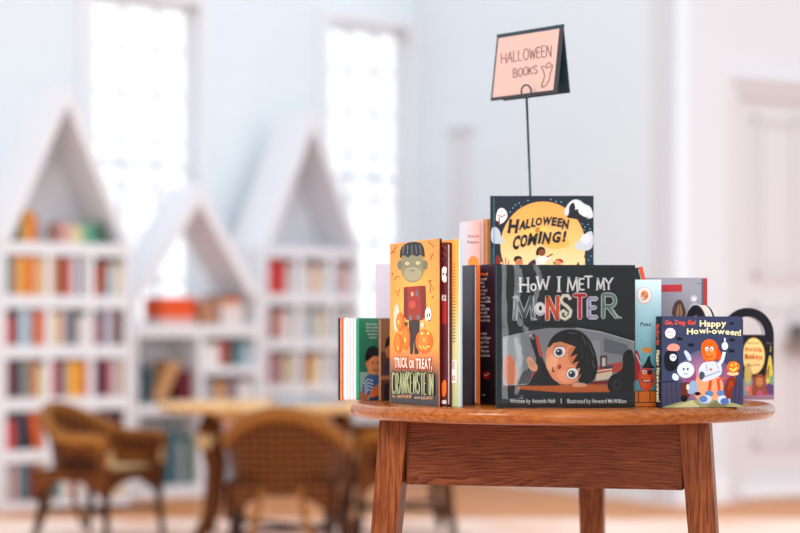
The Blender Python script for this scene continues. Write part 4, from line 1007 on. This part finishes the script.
for k, s_ in enumerate(('Meet the boy', 'who has the best', 'idea for the day of', 'dressing up', 'together')): a.type(s_, 367.6-[1.4, 2, 1.6, .2, -1.2][k], 325+k*3.3, 2.0, K_('#f0f4ee'), .015, width=[11, 13.6, 13, 10, 8.2][k])
board_book('thick green board book with a smiling boy in a striped shirt, white page edges', loc, RG, wg, hg, .0335, gm, a, n=3, spine_left=False, rounded=.006, back_m=mat('#f1ded8', .6))
locd = loc+vg*.0345
hard_book('slim book with black and orange edges overhanging the table beside the green board book', locd, RG, .15, .1510, .0115, K_('#ee6a2c'), K_('#e86a2c'), None, back_m=K_('#2c2224'), board=.0048, page_m=mat('#f3d8b0', .7), spine_left=False, over=.001)
loc = Vector((*XY(380.6, 3.435), TOPZ)); a = Art(.14, .1506, quad_of(loc, RG, .14, .1506))
a.poly([(380, 352), (392, 352), (392, 403), (380, 403)], K_('#7a5240')); a.ell(389, 350, 4, 8, K_('#dc9468')); a.blob([(384.5, 350), (386, 338), (392, 335), (394, 344), (388, 346)], K_('#241a1a')); a.blob([(383, 374), (386, 360), (394, 358), (394, 378)], K_('#424a70')); a.poly([(380, 376), (392, 375), (392, 379), (380, 380)], K_('#c9906a')); a.poly([(384, 384), (394, 382), (394, 403), (384, 403)], K_('#2a2430'))
hard_book('thin brown paperback squeezed between the green board book and the orange book', loc, RG, .14, .1506, .004, K_('#b08464'), K_('#b08464'), a, board=.0008, spine_left=False)
loc, rz, bw = frame(377, 3.618, 428, 3.618)
hard_book('tall pale lilac book standing at the back behind the brown paperback', loc, rz, bw, .2567, .012, K_('#cfc8d4'), K_('#d9b0b8'), None)

# ---- pink and tan books up on the stand
Pg = Vector((.1440, 3.412, RZT)); w6, h6 = .088, .158
loc = Pg-DD*w6; a = Art(w6, h6, quad_of(loc, RF, w6, h6))
M_PK = printmat('print_pink_grey', [(0, '#c5c6d0'), (.35, '#cbbfc8'), (1, '#eea08e')], 0, 0, 11.4, 1, linear='x')
a.ell(473.5, 263, 5.4, 7, K_('#f09a32')); a.type('Round', 468.4, 237.4, 2.9, K_('#8a4a48'), .01, width=10.6); a.type('Pumpkin', 467.6, 243.4, 2.9, K_('#8a4a48'), .01, width=11.6)
board_book('small pink and grey board book with an orange spot, beside the moon cover book', loc, RF, w6, h6, .0085, M_PK, a, n=3, rounded=.006)
Ph = Pg+NN*.0098+DD*.010; hard_book('small tan book wedged between the pink board book and the moon cover book', Ph-DD*.085, RF, .085, .159, .0065, K_('#cf9a6a'), K_('#6a4c44'), None, back_m=K_('#d9a070'), page_m=mat('#c9a070', .8))

# ---- teal book with the pumpkin in a hat
loc, rz, bw = frame(566, 3.172, 661.2, 3.172); bh = .2123
a = Art(bw, bh, quad_of(loc, rz, bw, bh))
M_TL = printmat('print_teal', [(0, '#2f8f9c'), (.3, '#3aa0ac'), (.62, '#8fc6d0'), (1, '#c3dfe6')], 0, 0, 1, 4.71, linear='z', noise=.12)
a.blob([(634, 352), (637, 349), (641, 360), (640, 379), (634, 382)], K_('#c22c3a')); a.line([(636, 354), (640.5, 364)], 1.0, K_('#dfe6e4'))
a.ell(644.4, 295.3, 7.6, 8.6, K_('#e9a890')); a.ell(644.4, 295.3, 7.0, 8.0, K_('#f1ecea')); a.blob([(640.6, 298), (641, 292), (644, 289.6), (648, 292), (648.6, 296), (646, 300), (642.6, 300.5)], K_('#e6a878')); a.ell(643, 293.6, 1.5, 1.2, K_('#cf7440')); a.ell(646.4, 296.6, 1.6, 1.9, K_('#d98a54')); a.ell(642.6, 298, 1.2, 1.2, K_('#f1dccc'))
a.blob([(641.4, 347), (643.6, 348.6), (646, 346.2), (648.6, 348.4), (652, 347.4), (651, 352), (646.6, 353.6), (643, 352)], K_('#f0a850')); a.ell(645, 348.4, .5, .5, K_('#2a2028')); a.ell(648, 348.6, .5, .5, K_('#2a2028'))
a.poly([(635, 391), (661, 390.4), (661, 407), (635, 407)], K_('#ee8a22'))
for q in ([(635, 391), (661, 390.6)], [(635, 402.6), (661, 402.2)], [(638.6, 391), (638.6, 402.6)], [(650, 391), (650, 402.4)]): a.line(q, .9, K_('#4a2a20'))
a.ell(646.6, 378.8, 8.2, 12.4, K_('#ee5c22')); a.ell(645.2, 377.5, 5.6, 11, K_('#f46e30')); a.line([(641.5, 391), (639.5, 382), (641, 372)], .5, K_('#9c2c14'))
a.blob([(640.5, 367.5), (645, 364), (648, 356), (651, 355.6), (650, 358), (651.6, 365), (656, 368), (648, 368.6)], K_('#262230'), 1)
a.ell(644.4, 372, 1.9, 2.1, K_('#f1ece6')); a.ell(644.6, 372.2, .9, 1.0, K_('#201a20')); a.ell(649.6, 372.4, 2.3, 2.5, K_('#201a20')); a.line([(641.5, 368.6), (655, 371)], .7, K_('#5a2a8a'))
a.line(arcp(646.8, 379, 5.2, 2.8, 10, 170, 10), 1.7, K_('#201a20')); a.line(arcp(646.6, 379.2, 4.4, 2.0, 30, 150, 10), .8, K_('#f4efe6'))
a.lettering(); a.type('Peas', 640.2, 325.8, 3.8, K_('#1f4a54'), .015, width=11, shear=.1)
hard_book('teal book with a pumpkin in a pointed hat, tucked behind the under-bed book', loc, rz, bw, bh, .011, M_TL, K_('#7fb6c0'), a)
# thin leaning book
lean = R(-13)
rt = empty('picture_book', (.4478, 3.197, TOPZ), rot=(0, lean, 0)); tag(rt, 'thin black and orange book leaning, only its top corner above the teal book', 'book', 'picture books on the round display table')
m = MB(); m.box(0, .0085, 0, .07, 0, .238, K_('#20343a')); m.build('front_cover', rt)
m = MB(); m.box(.0085, .0105, .003, .067, .003, .235, M_PAGE); m.build('page_block', rt)
m = MB(); m.box(.0105, .0165, 0, .07, 0, .238, K_('#e2603a')); m.build('back_cover', rt)

# ---- grey book at the back
loc, rz, bw = frame(612, 3.305, 706.6, 3.30); bh = .2198
a = Art(bw, bh, quad_of(loc, rz, bw, bh))
a.poly([(661, 285), (682, 284.4), (682, 291.6), (661, 292)], K_('#c2404c')); a.blob([(671, 318), (673, 305), (678, 299), (683, 301), (687.5, 318)], K_('#6b5046')); a.blob([(675, 318), (678, 304), (681, 304), (683.5, 318)], K_('#a98a74')); a.line([(679.6, 302), (679.4, 318)], .6, K_('#4c382f'))
a.ell(693.8, 298.6, 3.6, 3.6, K_('#c9c6cf')); a.ell(694, 299, 2, 2, K_('#e2dfe4')); a.ell(695, 310.5, 6.4, 7.5, K_('#c5c3cc')); a.line([(690, 313), (699, 313)], 1.2, K_('#b87078')); a.line([(697, 283.6), (700.5, 283.4)], .7, K_('#6d6c76'))
a.poly([(703.9, 278.5), (706.6, 278.4), (706.6, 320), (703.9, 320)], K_('#c0403e')); a.poly([(701.6, 279), (703.9, 278.6), (703.9, 320), (701.6, 320)], K_('#6d7078'))
hard_book('grey book with a red label and a pale snowman shape, at the back', loc, rz, bw, bh, .011, K_('#a6a6b0'), K_('#c0403e'), a, spine_left=False)

# ---- dark board book with the costumed trio
loc, rz, bw = frame(661, 3.110, 743.2, 3.138); bh = .1502
a = Art(bw, bh, quad_of(loc, rz, bw, bh)); nb = K_('#4b5470')
M_GD = printmat('print_dusk_glow', [(0, '#e0a08c'), (.25, '#a8688c'), (.6, '#5a5474'), (1, '#434d68')], .072, .045, 15, 13)
a.ell(704, 380, 26, 30, M_GD); a.poly([(662, 384), (684, 382), (684, 404), (662, 404)], K_('#55546e')); a.poly([(727, 380), (742.6, 378), (742.6, 404), (727, 402)], K_('#54506c'))
for x in (666, 671, 676, 681, 731, 736, 740): a.line([(x, 383), (x+(1.4 if x < 700 else -1.4), 403)], .5, K_('#2f3046'))
a.line([(662, 382), (683, 380.6)], .9, K_('#2a2c40')); a.blob([(684, 378), (690, 362), (697, 370), (694, 392), (686, 394)], K_('#9a5c86')); a.blob([(722, 372), (728, 362), (735, 366), (736, 386), (726, 392)], K_('#a8628c')); a.blob([(694, 380), (704, 372), (716, 374), (724, 382), (722, 402), (694, 402)], K_('#f0aa84'))
a.poly([(663, 407), (680, 402), (704, 398.5), (728, 401.5), (742, 405.5), (742.6, 407.6), (663, 408)], K_('#a9a57c')); a.poly([(672, 407.5), (692, 400), (700, 407.5)], K_('#c9c49c')); a.poly([(706, 407.5), (716, 400), (728, 407.5)], K_('#8c8a66'))
bt = K_('#1d2030')
for x, y, s_ in ((679.5, 339, 3.4), (691, 345, 3.4), (732, 340, 3), (731.5, 351, 3.4), (731.5, 323.6, 2.4)):
    a.poly([(x-s_, y-.6*s_), (x-.4*s_, y-.2*s_), (x-.2*s_, y-.6*s_), (x+.2*s_, y-.6*s_), (x+.4*s_, y-.2*s_), (x+s_, y-.6*s_), (x+.7*s_, y+.5*s_), (x, y+.3*s_), (x-.7*s_, y+.5*s_)], bt)
# hooded dark figure, pale blue figure, orange figure: plain costumes
a.blob([(664, 366), (664, 354), (669, 349), (676, 351), (679, 360), (676, 370), (668, 372)], K_('#20222c')); a.ell(673, 357.4, 3.4, 3.6, K_('#dfe0ea')); a.ell(672, 357, .6, .9, bt); a.ell(674.4, 357, .6, .9, bt); a.blob([(666, 350), (668, 345), (674, 343), (680, 346), (679, 351), (672, 351)], K_('#e8a090'))
a.blob([(683, 351), (686.4, 350), (691, 356), (691.5, 361), (688, 361)], K_('#c9d2e4')); a.ell(685.6, 370, 8.6, 8.0, K_('#d5dff0')); a.ell(683.6, 369, .9, 1.4, bt); a.ell(687.6, 369, .9, 1.4, bt); a.line(arcp(685.6, 372.6, 2.2, 1.6, 20, 160, 8), .6, bt)
a.blob([(671.5, 376), (674, 372.5), (679, 376), (678, 381), (673, 380)], K_('#d5dff0')); a.blob([(681, 400), (680, 388), (685, 381), (691, 384), (690, 396), (686, 400)], K_('#7a3c2c')); a.blob([(687, 394), (688, 384), (694, 379), (698, 386), (698, 393), (692, 394)], K_('#9fb4cc')); a.ell(684, 398.4, 3.4, 3.4, K_('#241e24')); a.ell(697.4, 393.6, 3.2, 1.8, K_('#241e24')); a.ell(687.6, 387, 1.5, 3, K_('#e8d8c8'))
a.poly([(709, 380), (712, 380), (710.4, 391), (707.4, 391)], K_('#ee5a26')); a.poly([(716.4, 379), (719.2, 378.4), (720.4, 391), (717.6, 391)], K_('#ee5a26'))
a.blob([(699, 377), (698, 369), (703, 362), (714, 361), (721.5, 364), (722, 374), (716, 377.5), (708, 381), (702, 382)], K_('#cfd6e2')); a.blob([(699, 372), (703, 371), (705.5, 376), (701, 381), (699, 378)], K_('#5a6072')); a.line([(704, 377), (720, 371)], 1.1, K_('#9aa4b4')); a.line([(706, 364), (707, 371)], .7, K_('#9aa4b4')); a.line([(716, 362), (718.4, 369)], .7, K_('#9aa4b4')); a.blob([(700, 366), (703, 363), (706, 363), (703, 368)], K_('#eef1f6')); a.ell(710.6, 369.5, 1.4, 1.2, K_('#e0763a'))
a.blob([(701.5, 356), (700.5, 345), (705, 339.5), (712, 339), (718, 345), (718.5, 356), (712, 362), (705, 361.5)], K_('#f87428')); a.blob([(716, 346), (721, 352), (721, 360), (716, 361)], K_('#dd5a1c')); a.line([(705, 342), (703, 348), (703.4, 354)], .6, K_('#c8501a')); a.ell(711, 354, 5, 5.6, K_('#fb8e40')); a.ell(706.6, 349, 1.6, 2.2, K_('#f4efe6')); a.ell(711.4, 348.8, 1.6, 2.2, K_('#f4efe6')); a.ell(706.8, 349.6, .7, 1, bt); a.ell(711.2, 349.4, .7, 1, bt); a.line(arcp(709.4, 355, 3, 2, 20, 160, 8), .8, K_('#7a2410'))
a.line([(718, 366), (722, 360), (724, 352)], 3.4, K_('#d9dfea')); a.ell(724.6, 346, 3.2, 4.0, K_('#dde2ec')); a.line([(724.6, 341.8), (724.6, 338)], 1.6, K_('#dde2ec')); a.line([(719, 379), (725, 378)], 1.8, K_('#e0703a'))
a.ell(709, 393.4, 4, 3, K_('#6f8ebc')); a.ell(720.4, 393, 3.8, 3, K_('#6f8ebc')); a.ell(705, 399.4, 6.6, 4.2, K_('#c9d4e4'), -6); a.ell(703, 399, 4.2, 3.4, K_('#6f8ebc')); a.ell(723.4, 400, 6.6, 4.6, K_('#c9d4e4'), 8); a.ell(724.4, 401.4, 4.4, 3.4, K_('#5f7fb0'))
a.blob([(725, 399), (724, 386), (728, 377), (735, 376), (735.6, 384), (732, 390), (731, 399)], K_('#8e3c22')); a.blob([(727, 392), (728, 383), (732, 379), (733, 386)], K_('#a84e2c')); a.ell(732.6, 373.6, 6, 2, K_('#f0c8a0')); a.ell(733, 367, 6.6, 5.8, K_('#ee7a22')); a.ell(733, 367, 3.2, 5.4, K_('#f59030')); glow2 = K_('#ffe680'); a.line([(729.4, 368.4), (733, 370.8), (737, 367.4)], 1.4, glow2); a.poly([(730, 366), (732.4, 365.6), (731, 363.6)], glow2); a.poly([(734.4, 365.2), (736.8, 364.6), (735.4, 362.6)], glow2); a.line([(733, 361.6), (734.4, 359)], 1.2, K_('#5f7a3a'))
a.ell(670, 333.2, 5.2, 5.2, K_('#f1e4e8'))
a.lettering(); rd_ = K_('#fb6a3c'); crm = K_('#f6ecc4')
a.type('NETFLIX', 666.8, 332.8, 1.5, K_('#c8303c'), .02, width=6.6); a.line([(667, 335), (673.4, 335)], .7, K_('#a8a0b0'))
a.type('Go, Dog. Go!', 664.6, 324.6, 4.8, rd_, .016, width=31.4, jit=.04)
a.type('Happy', 699.4, 326.4, 6.3, crm, .022, width=27, jit=.06, gap=.05); a.type('Howl-oween!', 686.6, 334.6, 6.0, crm, .022, width=54.6, jit=.05, gap=.05, path=lambda t: -1.6*math.sin(PI*t)+1.0*t)
tsp = .0225; sa_ = Art(tsp, bh, [(0, 0), (10, 0), (10, 91), (0, 91)]); sa_.clip = False
for s_, y0, cp, mm, wd in (('Go Dog Go', 8, 6.5, rd_, 21), ('Happy Howl-oween!', 34, 7.5, crm, 52)):
    k_ = len(sa_.items); sa_.type(s_, 0, 20, cp, mm, .03, width=wd)
    pts, fs_, m_ = sa_.items[k_]; q = []
    for x, y, z in pts:
        X = x/tsp*10; up_ = 20-(91-z/bh*91)        # px along and px above the baseline, before turning
        q.append(((1.6+up_)/10*tsp, y, bh*(1-(y0+X)/91)))
    sa_.items[k_] = (q, fs_, m_)
# text was laid on z unclipped above; keep it on the strip
board_book('dark blue board book with orange and pale blue costumed figures at the table edge', loc, rz, bw, bh, tsp, nb, a, n=6, rounded=.007, spine_m=K_('#262a3a'))
sp_o = [o for o in D.objects if o.name.startswith('spine') and o.parent and o.parent.get('label', '').startswith('dark blue board')][0]
m = MB()
Ms = Matrix.Translation((-.0012, tsp, 0)) @ Matrix.Rotation(-PI/2, 4, 'Z')
for vs_, fs_, m_ in sa_.items: m.add([(min(max(x, 0.002), tsp-.002), y, min(max(z, .004), bh-.004)) for x, y, z in vs_], fs_, m_, False, Ms)
m.build('spine_lettering', sp_o)

# ---- arched board books with carrying handles
def handle_book(label, cx, cy, rz, art_fn, page_m=None):
    W_, zc, ra, ri = .100, .1205, .050, .0335
    th = .0032; nb_ = 6; lc = Vector((cx, cy, TOPZ))-Vector((math.cos(rz), math.sin(rz), 0))*W_/2
    rt = empty('board_book', lc, rz); tag(rt, label, 'book', 'picture books on the round display table')
    def leaf(y0, y1, m_):
        q = MB(); q.box(0, W_, y0, y1, 0.0, zc, m_)
        O = arcp(W_/2, zc, ra, ra, 180, 0, 24); I = arcp(W_/2, zc, ri, ri, 180, 0, 24)
        n = len(O); V = [(x, y0, z) for x, z in O]+[(x, y0, z) for x, z in I]+[(x, y1, z) for x, z in O]+[(x, y1, z) for x, z in I]
        fs = []
        for i in range(n-1):
            fs += [(i, n+i, n+i+1, i+1), (2*n+i, 2*n+i+1, 3*n+i+1, 3*n+i), (i, i+1, 2*n+i+1, 2*n+i), (n+i, 3*n+i, 3*n+i+1, n+i+1)]
        q.add(V, fs, m_); return q
    f = leaf(0, th, K_('#2a2a36'))
    a_ = Art(W_, .1705, quad_of(lc, rz, W_, .1705)); art_fn(a_); a_.put(f); fo = f.build('front_cover', rt)
    if a_.text: tx_ = MB(); a_.put(tx_, items=a_.text); tx_.build('title_lettering', fo)
    for i in range(nb_-2): leaf(th*(i+1)+.0002, th*(i+2)-.0002, page_m or M_PAGEW).build('board_page', rt)
    leaf(th*(nb_-1), th*nb_, K_('#2a2a36')).build('back_cover', rt)
    return rt
def art_monkey(a):
    a.poly([(723, 380), (775.4, 376), (775.6, 399), (723, 400)], K_('#a898ac')); a.blob([(744, 398), (744, 372), (748, 366), (752, 380), (752, 399)], K_('#8ab8b0')); a.blob([(746, 396), (748, 386), (753, 384), (754, 397)], K_('#d98a78'))
    a.blob([(765, 384), (767, 366), (770, 352), (772.5, 364), (774, 386)], K_('#e4cc66')); a.line([(768, 378), (769, 366)], 1.2, K_('#7a6a2c')); a.ell(770, 390, 5, 7, K_('#7a5a86')); a.ell(766, 395, 2.6, 3, K_('#c8484a'))
    a.poly([(728, 346), (733, 344), (733, 399), (728, 399)], K_('#e6dcc8'))
    a.ell(753.6, 356, 11.4, 18.5, K_('#d9b060')); a.ell(753.6, 356, 10.6, 17.6, K_('#f6dc9c'))
    a.blob([(752, 399), (752, 382), (756, 374), (763, 374), (766, 382), (767, 399)], K_('#a8644a')); a.blob([(756, 399), (757, 390), (762, 390), (764, 399)], K_('#cf6a8a')); a.ell(759.4, 382, 3.6, 4.6, K_('#d99a68')); a.line([(753, 380), (750, 368)], 1.6, K_('#a8644a')); a.line([(765, 380), (767, 369)], 1.6, K_('#a8644a')); a.ell(758.2, 381, .5, .7, bt); a.ell(760.8, 381, .5, .7, bt); a.line(arcp(759.4, 383.4, 1.6, 1.2, 20, 160, 6), .5, bt)
    a.blob([(744, 372), (746, 364), (749, 362), (752, 372), (750, 384), (745, 384)], K_('#d8c07a')); a.ell(747, 388, 2.4, 3.4, K_('#e8a0a0')); a.ell(772, 380, 2.6, 5, K_('#8fb48a')); a.line([(770.6, 352), (770.6, 346)], .6, K_('#e4cc66')); a.poly([(744, 396), (775.6, 394.5), (775.6, 398.5), (744, 399.8)], K_('#b08a9c'))
    a.line([(766, 344), (768, 342), (770, 344.4), (772, 342.4)], .7, K_('#8a8a98'))
    a.lettering(); o_ = K_('#d8562a')
    a.type('Five Little', 745, 352, 4.6, o_, .03, width=17, shear=.1, path=lambda t: -1.0*math.sin(PI*t)); a.type('Monkeys', 744.8, 359.6, 5.6, o_, .035, width=17.6, path=lambda t: -.8*math.sin(PI*t)); a.type('Trick-or-Treat', 746.6, 366.4, 2.6, K_('#c84a6a'), .015, width=13.6, rise=-.05)
    a.type('Eileen Christelow', 747.4, 343.6, 1.6, K_('#5a4a3a'), .01, width=12.4)
handle_book('arched dark board book with a carrying handle and an amber title oval, overhanging the table', .6455, 3.507, R(6), art_monkey)
handle_book('arched handle board book turned edge-on behind the dark blue board book', .5030, 3.222, R(-77), lambda a: None, mat('#cfc0b4', .7))

# ---- sign on its wire holder
PL_, PR_ = W(497.2, 35.3, 3.545), W(563.8, 23.2, 3.425)
rv_ = PR_-PL_; cw = math.hypot(rv_.x, rv_.y); crz = math.atan2(rv_.y, rv_.x); chh = .1262; fo_ = .0185
sg = empty('sign_card', (PL_.x, PL_.y, (PL_.z+PR_.z)/2-chh), crz); tag(sg, 'black tent card with handwritten pink sheet held up on the wire stand', 'sign')
th_ = math.atan2(fo_, chh); hyp = math.hypot(fo_, chh)
M_BLK = mat('#2f2c30', .5); M_BLK2 = mat('#2b3a44', .5)
m = MB(); m.box(0, cw, 0, .0022, 0, hyp, M_BLK, bev=.0005)
fp = m.build('front_panel', sg, (0, -fo_, 0), (-th_, 0, 0))
Mp = Matrix.Translation(sg.location) @ Matrix.Rotation(crz, 4, 'Z') @ Matrix.Translation((0, -fo_, 0)) @ Matrix.Rotation(-th_, 4, 'X')
def pj(M, x, z):
    p = M @ Vector((x, 0, z)); return (400+F*p.x/p.y, HY-F*(p.z-CZ)/p.y)
a = Art(cw, hyp, [pj(Mp, 0, hyp), pj(Mp, cw, hyp), pj(Mp, cw, 0), pj(Mp, 0, 0)])
m = MB(); m.box(.0045, cw-.0095, -.00025, 0, .006, hyp-.0075, mat('#bf9f95', .8))
a.lay = 16; ink = mat('#6e4238', .7)
a.strokes('HALLOWEEN', 501.4, 63.4, 10.6, ink, .85, .50, .24, -.155, .06, .03)
a.strokes('BOOKS', 513.4, 77.2, 8.6, ink, .85, .55, .26, -.16, .06, .03)
gh = [(543.6, 71.5), (542.6, 69), (541.6, 68.2), (542, 66), (543.4, 66.4), (545.2, 67.6), (547.6, 63.6), (550, 62.6), (551.4, 64.6), (551.2, 67), (553.2, 64.6), (552.2, 68.4), (550.6, 73), (549.6, 79), (547.6, 83.4), (545.4, 86), (542, 88), (543, 85.4), (541.4, 86.4), (543.4, 81), (545, 76), (543.6, 70.5)]
a.line(gh, .8, ink); a.ell(547.4, 67.8, .8, 1.0, ink, n=8); a.ell(549.8, 67.0, .7, .9, ink, n=8)
a.put(m); m.build('paper_sheet', fp)
m = MB(); m.box(0, cw, -.0022, 0, .003, hyp, M_BLK2, bev=.0005); m.build('back_panel', sg, (0, fo_, 0), (th_, 0, 0))
# wire holder
ry = 3.440
rc = W(526.2, 91.4, ry); pb = W(526.6, 97.6, ry); p2 = W(530.4, 196, ry); kz = (RZT+.006-pb.z)/(p2.z-pb.z); pe = pb+(p2-pb)*kz
sh_ = empty('sign_holder', (pe.x, pe.y, RZT)); tag(sh_, 'thin dark wire sign stand rising behind the moon cover book', 'sign holder'); M_WIRE = mat('#2f3d3f', .35, .5, .6)
o_ = Vector((pe.x, pe.y, RZT))
m = MB(); m.tube([pe-o_, pb-o_], .0022, M_WIRE, 10); m.build('rod', sh_)
m = MB(); rr = .0105; m.tube([(rc.x-o_.x+rr*.85*math.cos(R(k*15)), rc.y-o_.y, rc.z-o_.z+rr*1.12*math.sin(R(k*15))) for k in range(24)], .0016, M_WIRE, 8, closed=True); m.build('clip_ring', sh_)
m = MB(); m.lathe([(.034, 0), (.034, .004), (.030, .007), (.004, .009)], M_WIRE, 32); m.build('base', sh_)
